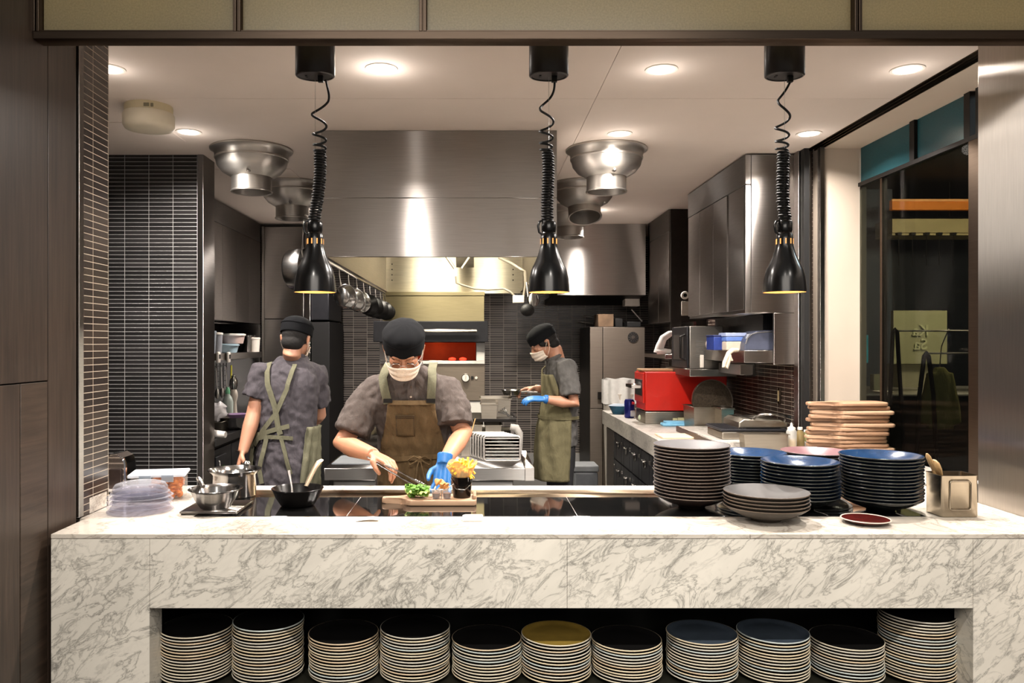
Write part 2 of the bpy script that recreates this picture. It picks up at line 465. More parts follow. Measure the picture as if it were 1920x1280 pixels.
ni.box(-1.06, -1.047, 2.58, 3.3, .38, .9); ni.box(1.582, 1.595, 2.58, 3.3, .38, .9)
ni.box(-1.06, 1.595, 2.90, 2.915, .38, .9); ni.box(-1.06, 1.595, 2.5+.03, 2.915, .36, .38)
ni.box(-1.06, 1.595, 2.602, 2.90, .70, .705)
ni.box(XL, XR, 3.32, 3.34, 0, .9)
ni.build('niche_lining', plain('niche_black', (14,14,13), .35), ct, world=True)
MB().box(-1.385, -1.359, 2.80, 2.93, CT-.0, CT+.055, .001).build('upstand', M_marblet, ct, world=True)
hob = thing('induction_hob', 'black glass warming hob set flush into the marble pass', 'hob', (.3, 2.93, CT))
t = NT('black_hob_glass'); nn = t.noise(t.coord(scale=(3,30,3)), 5, 5, .6)
t.set(Base_Color=(.006,.006,.006,1), Roughness=t.math('ADD', t.math('MULTIPLY', nn, .06), .01), Coat_Weight=.6)
t.b.inputs['Specular IOR Level'].default_value = .9
MB().box(HX0+.003, HX1-.003, HY0+.003, HY1-.003, CT-.012, CT+.001, .0008).build('glass_plate', t.m, hob, world=True)
e = MB()
for x in (-.45, .35, .98): MB().box(x, x+.0015, HY0+.003, HY1-.003, CT+.0009, CT+.0013).build('joint_line', M_steel, hob, world=True)
# ================================================================ ceiling fittings
M_emit = plain('lamp_disc', (255,240,220), .5, emit=(255,238,214), es=14)
M_white = plain('white_enamel', (222,214,204), .4, var=.03)
M_cream = plain('aged_plastic', (205,192,158), .45, var=.04)
M_alu = steel('spun_aluminium', (200,196,190), .42, .3, 0, 25, tint2=.08)
DL = ['above the front left of the kitchen, cut by the tiled pier', 'between the two left heat lamps', 'right of the middle heat lamp, front row', 'at the far right, nearest the ceiling track',
      'behind the cream smoke detector', 'behind and left, between middle and right heat lamps', 'in the back row by the right steel cupboards', 'deep in the kitchen on the left', 'deep in the kitchen on the right']
d0 = None
for (x, y), lb in zip(DOWN[:7], DL):
    if d0 is None:
        d0 = thing('downlight', 'x', 'ceiling light', (x, y, CEIL), group='round recessed downlights')
        MB().lathe([(.052,-.001),(.056,-.004),(.066,-.003),(.067,0)], 32).build('trim_ring', M_white, d0)
        MB().lathe([(0,-.003),(.052,-.003)], 32).build('lamp_disc', M_emit, d0)
        o = d0
    else: o = dup(d0, (x, y, CEIL))
    o['label'] = 'round white downlight '+lb

sd = thing('smoke_detector', 'round yellowed smoke detector on the ceiling at left', 'detector', (PX(279,3.79), 3.79, CEIL))
MB().lathe([(.108,0),(.110,-.012),(.108,-.034),(.104,-.036)], 40).build('base', M_cream, sd)
MB().lathe([(.112,-.036),(.117,-.045),(.117,-.092),(.108,-.108),(.07,-.116),(0,-.118)], 40).build('cover', plain('detector_cover', (214,205,184), .4, var=.03), sd)
hb = MB(); hb.box(.02,.045,-.110,-.106,-.03,-.014,.001); hb.box(.05,.062,-.104,-.098,-.03,-.014,.001)
hb.build('marking', plain('grey_print', (120,112,90), .6), sd)
struct('trim_7', MB().box(-2.05,-1.62, 3.78+.28, 3.78+.66, CEIL-.004, CEIL, .001), M_ceil)
struct('trim_8', MB().box(-2.5,-1.2, 5.15, 5.5, CEIL-.003, CEIL, .001), M_ceil)

# spun aluminium air jets
def vent(x, y, lb, aim=(0,0,-1), bolt=True, first=[None]):
    t = thing('air_vent', lb, 'vent', (x, y, CEIL), group='bell shaped air supply nozzles')
    MB().lathe([(.05,0),(.232,0),(.236,-.004),(.236,-.010),(.222,-.014),(.210,-.03),(.206,-.06),(.196,-.10),(.168,-.135),(.128,-.158),(.116,-.165)], 48).build('bell', M_alu, t)
    MB().lathe([(.206,-.052),(.210,-.056),(.210,-.062),(.205,-.066)], 48).build('bead', M_alu, t)
    a = Vector(aim).normalized(); c = Vector((0,0,-.15))
    MB().lathe([(.100,-.02),(.112,-.02),(.114,.0),(.114,.09),(.120,.095),(.118,.101),(.108,.098),(.104,.02)], 40, c=c, axis=a).build('nozzle', M_alu, t)
    b = MB().ball((.02 if bolt else .13, -.135 if bolt else -.07, -.15), .013, 10); b.tube([(.02 if bolt else .13,-.135 if bolt else -.07,-.15),(.02 if bolt else .13,-.16 if bolt else -.1,-.148)], .006, 8)
    b.build('locking_bolt', M_steel, t)
    return t
vent(PX(472,4.63), 4.63, 'large aluminium nozzle nearest on the left, left of the hood')
vent(PX(548,5.63), 5.63, 'left aluminium nozzle partly behind the left heat lamp cord')
vent(PX(1137,4.63), 4.63, 'large aluminium nozzle nearest on the right of the hood')
vent(PX(1095,5.63), 5.63, 'right aluminium nozzle tilted toward the pass showing its open mouth', (0.02,-.35,-1), False)
vent(PX(1068,6.62), 6.62, 'farthest right aluminium nozzle in front of the rear steel hood')

# ================================================================ extraction hood over the range
HX = (-.822, .427); HY = (4.216, 7.18); HZ = 1.977
h = thing('extraction_hood', 'huge brushed steel extraction hood hanging from the ceiling behind the chef', 'hood', (-.2, 5.7, HZ))
f = MB(); f.box(HX[0], HX[1], HY[0], HY[0]+.012, HZ, 2.288, .002); f.box(HX[0], HX[1], HY[0], HY[0]+.012, 2.289, CEIL-.001, .002)
f.build('front_panel', M_steel, h, world=True)
for nm, x0, x1 in (('side_panel', HX[0], HX[0]+.01), ('side_panel', HX[1]-.01, HX[1])):
    MB().box(x0, x1, HY[0]+.012, HY[1], HZ, CEIL-.001, .001).build(nm, M_steel, h, world=True)
MB().box(HX[0]+.01, HX[1]-.01, HY[1]-.012, HY[1], HZ-.01, CEIL-.02).build('back_panel', M_hood_in, h, world=True)
MB().box(HX[0]+.01, HX[1]-.01, HY[0]+.014, HY[1]-.014, 2.56, 2.58).build('inner_top', M_hood_in, h, world=True)
r = MB(); 
for x in (HX[0]+.012, HX[1]-.03): r.box(x, x+.018, HY[0]+.014, HY[1]-.014, HZ, HZ+.02)
r.box(HX[0]+.012, HX[1]-.012, HY[0]+.014, HY[0]+.03, HZ, HZ+.02)
r.build('drip_gutter', M_steel, h, world=True)
fl = MB(); fl.prism([(6.3,2.56),(6.3,2.5),(6.75,2.16),(7.0,2.56)], -.17, -.02, 'X').build('filter_housing', M_hood_in, h, world=True)
b = MB()
for s_ in (-1, 1): b.tube([(-.15+s_*.03, 6.6, 2.14), (-.15+s_*.32, 6.6, 2.56)], .012, 8)
b.build('brace', M_hood_in, h, world=True)
rv = MB()
for py in (495, 505, 515, 525):
    for px in (722, 735, 962, 984): rv.ball(P(px, py, 7.165), .006, 6)
rv.build('rivets', M_dark, h, world=True)['kind'] = 'stuff'
for y in (4.9, 6.1):
    o = thing('hood_light', 'strip light inside the steel hood, %s' % ('near its front edge' if y < 5 else 'toward its back'), 'light fitting', (-.2, y, 2.55))
    MB().box(-.5,.5,-.05,.05,-.012,.008,.004).build('casing', M_white, o)
    MB().box(-.45,.45,-.035,.035,-.02,-.012,.003).build('diffuser', plain('strip_diffuser', (255,244,220), .5, emit=(255,240,205), es=6), o)
# pendant cable and power box by the back of the hood
M_cable = plain('grey_cable', (120,112,98), .5)
cb = thing('power_cable', 'grey cable looping from the hood brace to a socket box', 'cable', P(855,518,6.6))
MB().tube([P(855,518,6.6), P(856,530,6.6), P(866,534,6.6), P(890,541,6.55), P(915,543,6.5), P(945,541,6.45), P(957,547,6.4), P(966,556,6.4)], .009, 8).build('cord', M_cable, cb, world=True)
sb = thing('socket_box', 'white socket box hanging by the back tile wall', 'socket', P(972,562,6.4))
MB().box(*(lambda a: (a.x-.045,a.x+.045,a.y-.03,a.y+.03,a.z-.025,a.z+.035))(P(972,562,6.4)), .004).build('box', M_white, sb, world=True)
MB().tube([P(936,483,6.6), P(960,494,6.5), P(978,506,6.4), P(984,508,6.4), P(986,532,6.4), P(982,556,6.4)], .012, 8).build('conduit', M_cable, sb, world=True)
ld = thing('ladle', 'dark scoop hanging below the socket box beside the middle heat lamp', 'utensil', P(990,560,6.2))
MB().tube([Vector((PX(988,6.2),6.2,HZ+.02)), P(990,548,6.2), P(994,572,6.2)], .012, 8).build('handle', M_steel, ld, world=True)
MB().ball(P(1000,562,6.2), (.05,.04,.055), 16).build('cover_plate', M_steeld, ld, world=True)
MB().ball(P(989,581,6.2), (.055,.05,.05), 16).build('bowl', M_black, ld, world=True)

# hanging pots and pans on the left rim of the hood
M_pan = steel('pan_steel', (170,168,166), .2, .5, 0, 20)
rl = thing('pan_rail', 'steel rail with hooks along the left lower rim of the hood', 'rail', (-.80, 5.6, 1.94))
MB().tube([(-.795,4.25,1.955),(-.795,7.1,1.955)], .008, 8).build('bar', M_steel, rl, world=True)
names = ['nearest steel pan hanging on the hood rail, right of the left heat lamp', 'second steel pan on the hood rail', 'third steel pan on the hood rail, turned edge on', 'fourth pan on the hood rail, dark bottomed',
         'fifth pan on the hood rail, black', 'sixth pan on the hood rail, black', 'seventh pan on the hood rail, black', 'farthest pan on the hood rail next to the brass coloured panel']
M_panblk = plain('black_iron', (26,25,25), .35, .6)
for i in range(8):
    y = 4.62+.33*i; blk = i > 2
    t = thing('hanging_pan', names[i], 'pan', (-.795, y, 1.95), group='pans hung along the hood rail')
    t.rotation_euler = (0, 0, random.uniform(-.25,.25))
    MB().tube([(0,0,.012),(0,0,-.03),(.01,0,-.10)], [.004,.006,.009], 8, flat=.5).build('handle', M_steel, t)
    r_ = .068 if not blk else .074
    MB().lathe([(0,.0),(r_*.72,.0),(r_*.82,.006),(r_,.05),(r_+.004,.052),(r_-.004,.05),(r_*.78,.01),(0,.005)], 28, c=(.012,0,-.10-r_*.9), axis=(.25,.95,.1)).build('bowl', M_panblk if blk else M_pan, t)
big = thing('stock_pot', 'large steel saucepan hanging by its handle left of the left heat lamp', 'saucepan', P(572,412,4.5))
MB().lathe([(0,0),(.108,0),(.114,.01),(.114,.10),(.118,.103),(.112,.10),(.110,.012),(0,.008)], 40, c=P(545,506,4.5), axis=(1,-.25,.05)).build('body', M_pan, big, world=True)
MB().tube([P(570,412,4.5), P(569,430,4.5), P(566,472,4.5), P(568,482,4.5)], [.006,.009,.010,.012], 8, flat=.5).build('handle', M_steel, big, world=True)
MB().tube([P(572,402,4.5), P(580,408,4.5), Vector((-.824,4.42,PZ(408,4.42)))], .005, 6).build('hook', M_steel, big, world=True)

# ================================================================ rear steel hood on the right
h2 = thing('rear_hood', 'wide steel hood over the fridge at the back right', 'hood', (1.2, 7.9, 1.97))
z2 = PZ(553,7.52)
MB().box(.766, 1.60, 7.52, 7.535, z2, CEIL-.001, .001).build('front_panel', M_steel, h2, world=True)
MB().box(.766, .776, 7.536, 8.38, z2, CEIL-.001).build('side_panel', M_steeld, h2, world=True)
MB().box(.777, 1.60, 7.54, 8.38, z2+.02, z2+.03).build('underside', M_hood_in, h2, world=True)
MB().prism([(7.54,z2),(8.38,z2),(8.38,z2-.055),(8.2,z2-.05)], .72, 1.60, 'X').build('rim', M_dark, h2, world=True)

# ================================================================ brass toned panel and deck oven at the back of the range
ov = thing('deck_oven', 'steel oven with a black canopy, long handle and glowing red chamber', 'oven', (-.4, 7.1, 0))
yo = 6.95
def pb(x0, x1, py0, py1, d0, d1, bev=.002): return (PX(x0,d0), PX(x1,d0), d0, d1, PZ(py1,d0), PZ(py0,d0), bev)
M_brass = steel('warm_steel', (136,126,98), .34, .5, 0, 20)
f = MB(); f.box(*pb(718,908,552,602,yo,7.3)); f.box(*pb(717,909,547,554,yo-.01,7.3)); f.build('upper_panel', M_brass, ov, world=True)
M_iron = plain('oven_iron', (42,42,46), .4, .5)
f = MB(); f.box(*pb(700,915,602,641,yo-.08,7.3,.004)); f.build('canopy', M_iron, ov, world=True)
MB().tube([P(745,620,yo-.13),P(894,620,yo-.13)], .016, 12).build('handle', M_steel, ov, world=True)
f = MB()
f.box(*pb(712,730,641,680,yo,7.3)); f.box(*pb(893,909,641,680,yo,7.3)); f.box(*pb(712,909,676,682,yo-.03,7.3)); 
f.box(PX(712,yo),PX(909,yo),7.28,7.3,PZ(680,yo),PZ(641,yo)); f.box(PX(712,yo),PX(909,yo),yo,7.3,.5,PZ(752,yo))
f.build('chamber', M_steeld, ov, world=True)
MB().box(PX(731,yo),PX(892,yo),7.2,7.27,PZ(676,yo),PZ(642,yo)).build('firebrick', plain('red_firebrick', (116,52,26), .8, var=.3, scale=9, emit=(255,60,15), es=.1), ov, world=True)
MB().box(*pb(712,909,682,751,yo-.01,7.28)).build('control_panel', steel('panel_steel', (120,110,100), .4, .4, 0, 20), ov, world=True)
kn = MB().lathe([(0,.04),(.03,.04),(.034,.035),(.036,0)], 24, c=P(873,708,yo-.01), axis=(0,-1,0)).build('knob', M_steel, ov, world=True)
MB().box(-.004,.004,-.05,-.04,-.03,.03).build('grip', M_alu, kn).location = P(873,708,yo-.01)-Vector(ov.location)
b = MB(); b.box(*pb(883,888,705,711,yo-.02,yo)); b.build('switch', M_black, ov, world=True)
b = MB(); b.lathe([(0,.01),(.012,.01),(.012,0)], 12, c=P(893,708,yo-.01), axis=(0,-1,0)); b.build('pilot_light', M_white, ov, world=True)
light('oven_glow', 'POINT', (PX(820,7.1), 7.08, PZ(650,7.1)), .5, (1,.3,.1), .04)
for i, px in enumerate((848, 868)):
    em = MB().ball(P(px,673,7.0), (.035,.03,.016), 10)
    tag(em.build('ember', plain('glowing_ember', (255,70,40), .8, emit=(255,50,30), es=1.6)), '%s glowing red piece on the oven floor' % ('left' if i == 0 else 'right'), 'ember')

# ================================================================ cooking range / steel bench behind the chef
TZ = .88
rg = thing('steel_bench', 'long stainless bench and range behind the chef under the hood', 'bench', (-.2, 5.2, 0))
bx0, bx1 = PX(615,4.08), PX(985,4.08)
MB().box(bx0-.02, bx1, 4.08, 6.1, TZ-.065, TZ, .004).build('worktop', M_steeld, rg, world=True)
MB().box(bx0+.02, bx1-.06, 4.12, 6.08, .0, TZ-.066, .004).build('body', M_steeld, rg, world=True)
w = MB()
w.prism([(4.08,TZ-.065),(4.08,TZ),(4.75,TZ+.0),(4.75,TZ-.05)], bx1, bx1+.045, 'X')
w.build('side_flange', M_steel, rg, world=True)
MB().box(bx0+.2, bx1-.35, 4.11, 4.118, .1, .75, .002).build('door', M_dark, rg, world=True)
u = MB(); u.box(*pb(706,968,785,791,5.45,5.95)); u.build('overshelf', M_dark, rg, world=True)
for px in (712, 961): 
    v = P(px,790,5.5); MB().box(v.x-.012,v.x+.012,5.5,5.53,TZ,v.z).build('post', M_steel, rg, world=True)

M_inox = steel('container_steel', (170,162,150), .32, .4, 0, 12)
def gn(name, px0, px1, pt, zb, d, dep, lb, lid=False, n='container', mat=None, tint=None, group=None):
    x0, x1 = PX(px0,d), PX(px1,d); zt = PZ(pt,d); cx = (x0+x1)/2
    t = thing(name, lb, n, (cx, d+dep/2, zb), group=group)
    hw = (x1-x0)/2; hh = zt-zb; hd = dep/2; m = mat or M_inox; th = .002
    b = MB(); q = .93
    def ring(w_, d_, z): return [(-w_,-d_,z),(w_,-d_,z),(w_,d_,z),(-w_,d_,z)]
    rs = [ring(hw*q,hd*q,0), ring(hw,hd,hh), ring(hw+.008,hd+.008,hh), ring(hw+.008,hd+.008,hh+.003), ring(hw-th,hd-th,hh+.003), ring(hw*q-th,hd*q-th,th)]
    vs = [[b.b.verts.new(p) for p in r_] for r_ in rs]
    for a, c_ in zip(vs, vs[1:]):
        for i in range(4): b.b.faces.new((a[i], a[(i+1)%4], c_[(i+1)%4], c_[i]))
    b.b.faces.new(vs[0]); b.b.faces.new(vs[-1])
    b.build('pan', m, t)
    if lid: MB().box(-hw-.006,hw+.006,-hd-.006,hd+.006,hh+.003,hh+.012,.003).build('lid', m, t)
    return t
gn('gastro_container', 901, 958, 748, PZ(785,5.6), 5.6, .3, 'taller steel container at the back of the overshelf')
gn('gastro_container', 902, 932, 758, PZ(785,5.46), 5.46, .12, 'small steel container in front on the overshelf')
t = gn('gastro_container', 861, 904, 797, TZ, 5.4, .3, 'tall steel container under the left half of the overshelf')
t = gn('gastro_container', 910, 940, 798, TZ, 5.4, .3, 'tall steel container under the right half of the overshelf')
gn('utensil_bin', 864, 884, 826, TZ, 4.5, .1, 'square steel bin holding wooden sticks behind the fries', n='bin')
for i in range(3):
    v = P(872+4*i, 826, 4.54)
    o = MB().tube([(0,0,0),(.03+.012*i,0,.2)], .003, 6).build('wooden_stick', wood('stick_wood',(170,130,80),(214,178,124),'Z'), loc=(v.x-.02, 4.55, TZ+.01))
    tag(o, '%s thin wooden stick in the steel bin' % ['left','middle','right'][i], 'stick')
# trays stacked upright
for i in range(6):
    y = 4.32+.035*i
    t = thing('oven_tray', ['front tray of the upright aluminium stack on the bench', 'second tray of the upright aluminium stack', 'third tray of the upright aluminium stack', 'fourth tray of the upright aluminium stack', 'fifth tray of the upright aluminium stack', 'rear tray of the upright aluminium stack'][i], 'tray', (PX(941-i*5,4.35), y, TZ))
    hw = .098; ht = .135
    b = MB(); b.box(-hw,hw,-.002,.002,.004,ht,.0015)
    for q in range(7): b.box(-hw+.006,hw-.006,-.006,-.002,.012+q*.018,.018+q*.018,.002)
    b.build('base', M_alu, t)
    r_ = MB(); r_.tube([(-hw,0,.012),(-hw,0,ht-.012),(-hw+.01,0,ht),(hw-.01,0,ht),(hw,0,ht-.012),(hw,0,.012),(hw-.01,0,.004),(-hw+.01,0,.004),(-hw,0,.012)], .006, 8)
    r_.build('rim', M_alu, t)
tl = thing('small_pot', 'small steel pot on the bench behind the tray stack', 'pot', (PX(933,4.9),4.9,TZ))
MB().lathe([(0,0),(.045,0),(.048,.005),(.048,.075),(.055,.08),(.046,.078),(.045,.01),(0,.006)],28).build('body', M_pan, tl)
MB().lathe([(.03,.078),(.035,.092),(0,.094)],20).build('lid', M_pan, tl)
# tongs and whisks heap on overshelf
for i in range(4):
    a = P(934+4*i, 772-3*i, 5.52)
    o = MB().tube([a, P(962-3*i,781,5.5), ], .005, 6)
    tag(o.build('serving_tongs', M_steeld), ['lowest','second','third','topmost'][i]+' steel utensil of the heap at the right end of the overshelf', 'utensil')
cl_ = MB(); cl_.tube([P(957,800,5.2),P(968,802,5.2),P(974,812,5.2),P(974,838,5.2),P(973,850,5.1)], [.02,.025,.024,.02,.018], 10)
tag(cl_.build('cleaning_cloth', plain('grey_cloth', (150,146,140), .9)), 'crumpled pale cloth draped right of the tray stack', 'cloth')
tag(MB().box(*pb(620,700,868,884,4.2,4.5,.01)).build('chopping_block', plain('block_grey', (70,74,78), .5), loc=None), 'grey flat container on the bench left of the chef', 'container')
# ================================================================ left side of the kitchen
LX = -2.02
lc = thing('wall_cupboard', 'row of tall brushed steel wall cupboards on the left', 'cupboard', (LX, 6.2, 1.70))
MB().box(LX-.38, LX-.012, 4.97, 7.46, 1.70, CEIL-.012, .001).build('carcass', M_steeld, lc, world=True)
MB().box(LX-.012, LX, 4.97, 7.46, 2.463, CEIL-.012, .001).build('frieze', M_steeld, lc, world=True)
ys = [4.97, 5.47, 5.97, 6.34, 6.71, 7.08, 7.46]
for a, b in zip(ys, ys[1:]): MB().box(LX-.012, LX, a+.002, b-.002, 1.702, 2.459, .001).build('door', M_steel, lc, world=True)
ln = thing('wall_niche', 'open steel shelf niche under the left wall cupboards', 'shelf', (LX, 6.2, 1.38))
MB().box(LX-.36, LX+.01, 4.97, 7.46, 1.385, 1.44, .002).build('shelf_board', M_steel, ln, world=True)
MB().box(LX-.38, LX-.36, 4.97, 7.46, .925, 1.70).build('back', M_dark, ln, world=True)
MB().box(LX-.36, LX+.0, 7.40, 7.46, .925, 1.695, .002).build('end_panel', M_steeld, ln, world=True)
sp = struct('trim_9', MB().box(LX-.06, LX-.04, 4.97, 7.46, .92, 1.385), plain('splash_dark', (44,42,42), .35, .3))
lw = thing('left_worktop', 'black stone worktop on dark base cupboards along the left wall', 'worktop', (-1.8, 6.2, 0))
M_blk2 = plain('black_stone', (34,33,34), .25, spec=.6)
MB().box(LX-.3, -1.63, 4.97, 7.46, .87, .92, .003).build('worktop', M_blk2, lw, world=True)
MB().box(LX-.3, -1.68, 4.97, 7.46, .05, .868).build('carcass', M_dark, lw, world=True)
for a, b in ((4.98,5.4),(5.42,5.9),(5.92,6.6),(6.62,7.44)):
    dd = MB().box(-1.68, -1.662, a, b, .1, .84, .003).build('door', M_iron, lw, world=True)
    hh = MB().tube([(0,0,-.06),(.03,0,-.05),(.035,0,0),(.03,0,.05),(0,0,.06)], .005, 8).build('handle', M_steel, dd)
    hh.location = Vector((-1.66, a+.08, .72))-Vector(lw.location)
# things on the left worktop and niche
M_clear = glassy('clear_plastic', (238,240,242), .08, 1.45, .12)
M_green = plain('green_cap', (120,190,150), .4)
def onl(px, z): # point of the left side: pixel column on a plane a bit behind the worktop edge
    return 0
def bottle(px, d, lb, body, cap, h, r, capr=None):
    x = PX(px, d)
    t = thing('bottle', lb, 'bottle', (x, d, .92))
    MB().lathe([(0,0),(r,0),(r*1.02,.01),(r,h*.6),(r*.75,h*.72),(r*.4,h*.8),(r*.38,h*.84)], 24).build('body', body, t)
    MB().lathe([(r*.42,h*.82),(r*.45,h*.86),(r*.4,h*.93),(r*.2,h),(0,h)], 16).build('cap', cap, t)
bottle(427, 5.95, 'clear detergent bottle with a green cap on the left worktop', plain('cloudy_bottle', (176,186,182), .2), M_green, .27, .04)
t = thing('pepper_mill', 'clear acrylic pepper mill beside the green capped bottle', 'mill', (PX(438,6.2), 6.2, .92))
MB().lathe([(0,0),(.035,0),(.038,.02),(.025,.08),(.022,.14),(.034,.19),(.03,.22),(.02,.24)],24).build('body', plain('mill_body', (190,180,170), .15), t)
MB().lathe([(.02,.24),(.034,.27),(.03,.31),(.015,.335),(.018,.345),(0,.36)],24).build('knob', M_pan, t)
t = thing('mixing_bowl', 'wide steel bowl of utensils on the left worktop beside the walking chef', 'bowl', (PX(436,5.55), 5.55, .92))
MB().lathe([(0,0),(.07,0),(.12,.03),(.16,.09),(.165,.092),(.155,.088),(.11,.034),(0,.008)],36).build('bowl', M_pan, t)
t = thing('sieve', 'purple handled strainer lying over the steel bowl', 'strainer', (PX(445,5.5), 5.5, 1.02))
MB().lathe([(0,-.03),(.05,-.02),(.075,.01),(.078,.012),(.07,.01),(0,-.025)],24).build('basket', plain('purple_plastic', (104,80,112), .4), t)
MB().tube([(-.06,0,.01),(-.22,-.02,.02)], .008, 8).build('handle', M_steel, t)
t = gn('sink_tray', 389, 415, 792, .92, 5.3, .3, 'flat steel tray at the near end of the left worktop', n='tray')
t = thing('plastic_bag', 'crumpled clear plastic bag with purple cabbage on the left steel tray', 'bag', (PX(398,5.4), 5.42, 1.0))
bm_ = MB(); bm_.ball((0,0,.05),(.09,.08,.07),20)
for v in bm_.b.verts: v.co += v.normal*0 + Vector((mnoise.noise(v.co*22), mnoise.noise(v.co*22+Vector((5,0,0))), mnoise.noise(v.co*22+Vector((0,9,0)))))*.03
bm_.build('bag_film', plain('bag_film', (188,184,186), .25), t, smooth=80)
bm_ = MB(); bm_.ball((-.06,-.04,.04),(.05,.05,.045),14); bm_.build('cabbage', plain('cabbage', (96,60,90), .5, var=.4, scale=60), t)
t = thing('folded_cloth', 'white rolled cloth on the edge of the left worktop', 'cloth', (PX(397,5.05), 5.05, .92))
MB().tube([(-.09,0,.02),(0,.01,.025),(.09,-.005,.02)], [.02,.027,.02], 12).build('roll', plain('white_cloth', (205,200,195), .9), t)
M_tub = glassy('cloudy_tub', (205,214,222), .2, 1.45, .3)
for i, (px, d, z, w_, h_, mt, lb) in enumerate([
    (391,5.55,1.44,.05,.14,M_tub,'tall cloudy tub stack at the near end of the left niche'),
    (405,5.75,1.44,.045,.13,plain('grey_tub',(130,132,138),.3),'grey tub in the left niche beside the cloudy stack'),
    (425,5.95,1.44,.085,.05,plain('blue_lid_tub',(150,172,184),.3),'pale blue low tub in the left niche'),
    (436,6.2,1.4965+.02,.09,.06,plain('pink_tub',(190,166,158),.4),'pinkish tub resting on the blue tub in the left niche'),
    (466,6.6,1.44,.05,.12,M_pan,'steel shaker in the left niche'),
    (478,6.9,1.44,.04,.1,M_white,'white cylinder at the far end of the left niche'),
    (391.2,5.5,1.44+.161+.017,.035,.08,M_tub,'small jar on top of the cloudy tub stack')]):
    d = min(7.3, 2.11*F/(CX-px)); x = PX(px, d); w_ *= 1.15; h_ *= 1.15
    if z > 1.44: z = 1.44+(z-1.44)*1.0
    t = thing('storage_tub', lb, 'tub', (x, d, z))
    MB().lathe([(0,0),(w_*.85,0),(w_,h_),(w_*1.05,h_),(w_*1.05,h_+.006)],20, cap=False).build('tub', mt, t)
    MB().lathe([(w_*1.07,h_),(w_*1.07,h_+.012),(w_*.9,h_+.016),(0,h_+.016)],20).build('lid', M_white if i % 2 else mt, t)
for px, lb in ((409,'white clip timer hanging on the left shelf edge, nearer one'), (428,'white clip timer hanging on the left shelf edge, farther one')):
    d = 2.0*F/(CX-px); v = P(px, 669, d)
    t = thing('timer', lb, 'timer', v)
    MB().box(-.006,.012,-.03,.03,-.045,.04,.008,3).build('case', M_white, t)
    MB().box(.012,.014,-.016,.016,-.015,.02,.002).build('display', M_dark, t)
# tool rack with hanging whisks
t = thing('utensil_rack', 'black wire rack hung under the left shelf', 'rack', (LX+.0, 6.16, 1.36))
b = MB()
for q in range(6): b.tube([(0,-.2,-.02-q*.04),(0,.28,-.02-q*.04)], .003, 6)
for q in range(7): b.tube([(0,-.2+q*.08,0),(0,-.2+q*.08,-.24)], .003, 6)
b.build('wire_grid', M_black, t)
for i in range(4):
    y = 6.0+.12*i
    u = thing('hanging_utensil', ['steel whisk nearest the partition on the wire rack','steel spoon second on the wire rack','steel ladle third on the wire rack','square spatula at the far end of the wire rack'][i], 'utensil', (LX+.02, y, 1.33))
    MB().tube([(0,0,0),(.005,.01,-.16)], .006, 8, flat=.5).build('handle', M_steel, u)
    (MB().ball((.006,.012,-.2),(.018,.022,.04),12) if i < 3 else MB().box(0,.01,-.04,.04,-.26,-.19,.003)).build('head', M_steel, u)
u = thing('yellow_handled_brush', 'yellow handled tool hanging beside the wire rack', 'tool', (LX+.02, 6.50, 1.34))
MB().tube([(0,0,0),(0,0,-.2)], .007, 8).build('handle', plain('yellow_plastic', (210,200,60), .4), u)
MB().box(-.01,.01,-.02,.02,-.27,-.2,.003).build('head', plain('navy_plastic', (40,44,86), .5), u)
u = thing('control_display', 'small appliance with a green lit display under the left worktop', 'appliance', (-1.655, 5.12, .70))
MB().box(-.0,.02,-.1,.1,-.1,.1,.004).build('case', M_iron, u)
MB().box(.02,.022,-.04,.04,-.03,.03).build('display', plain('display_glass', (20,26,20), .2, emit=(90,160,60), es=.25), u)
# tall steel units at the back left
fr_ = thing('tall_fridge', 'tall steel fridge at the back left behind the walking chef', 'fridge', (PX(535,7.47), 7.8, 0))
MB().box(PX(489,7.47), PX(570,7.47), 7.50, 8.35, 0, CEIL-.03, .002).build('carcass', M_dark, fr_, world=True)
x0, x1 = PX(490,7.47), PX(569,7.47); xm = PX(496,7.47)
MB().box(x0, xm-.003, 7.475, 7.50, .02, CEIL-.03, .002).build('trim', M_steel, fr_, world=True)
MB().box(xm, x1, 7.475, 7.50, PZ(597,7.47), PZ(425,7.47), .002).build('upper_door', M_steel, fr_, world=True)
MB().box(xm, x1, 7.475, 7.50, .06, PZ(598.5,7.47), .002).build('lower_door', M_steeld, fr_, world=True)
bc = thing('tall_cabinet', 'narrow black tall cabinet right of the back left fridge', 'cabinet', (PX(598,7.5), 7.9, 0))
MB().box(PX(571,7.47), PX(581,7.47), 7.48, 8.3, 0, CEIL-.03, .002).build('side_panel', M_steel, bc, world=True)
MB().box(PX(583,7.5), PX(617,7.5), 7.52, 8.3, 0, PZ(603,7.5), .004).build('body', M_black, bc, world=True)
MB().box(PX(583,7.5), PX(617,7.5), 7.50, 8.2, PZ(600,7.5), PZ(548,7.5), .01).build('upper_box', M_iron, bc, world=True)
MB().tube([P(607,690,7.48),P(603,700,7.44),P(603,725,7.44),P(607,735,7.48)], .008, 8).build('handle', M_dark, bc, world=True)

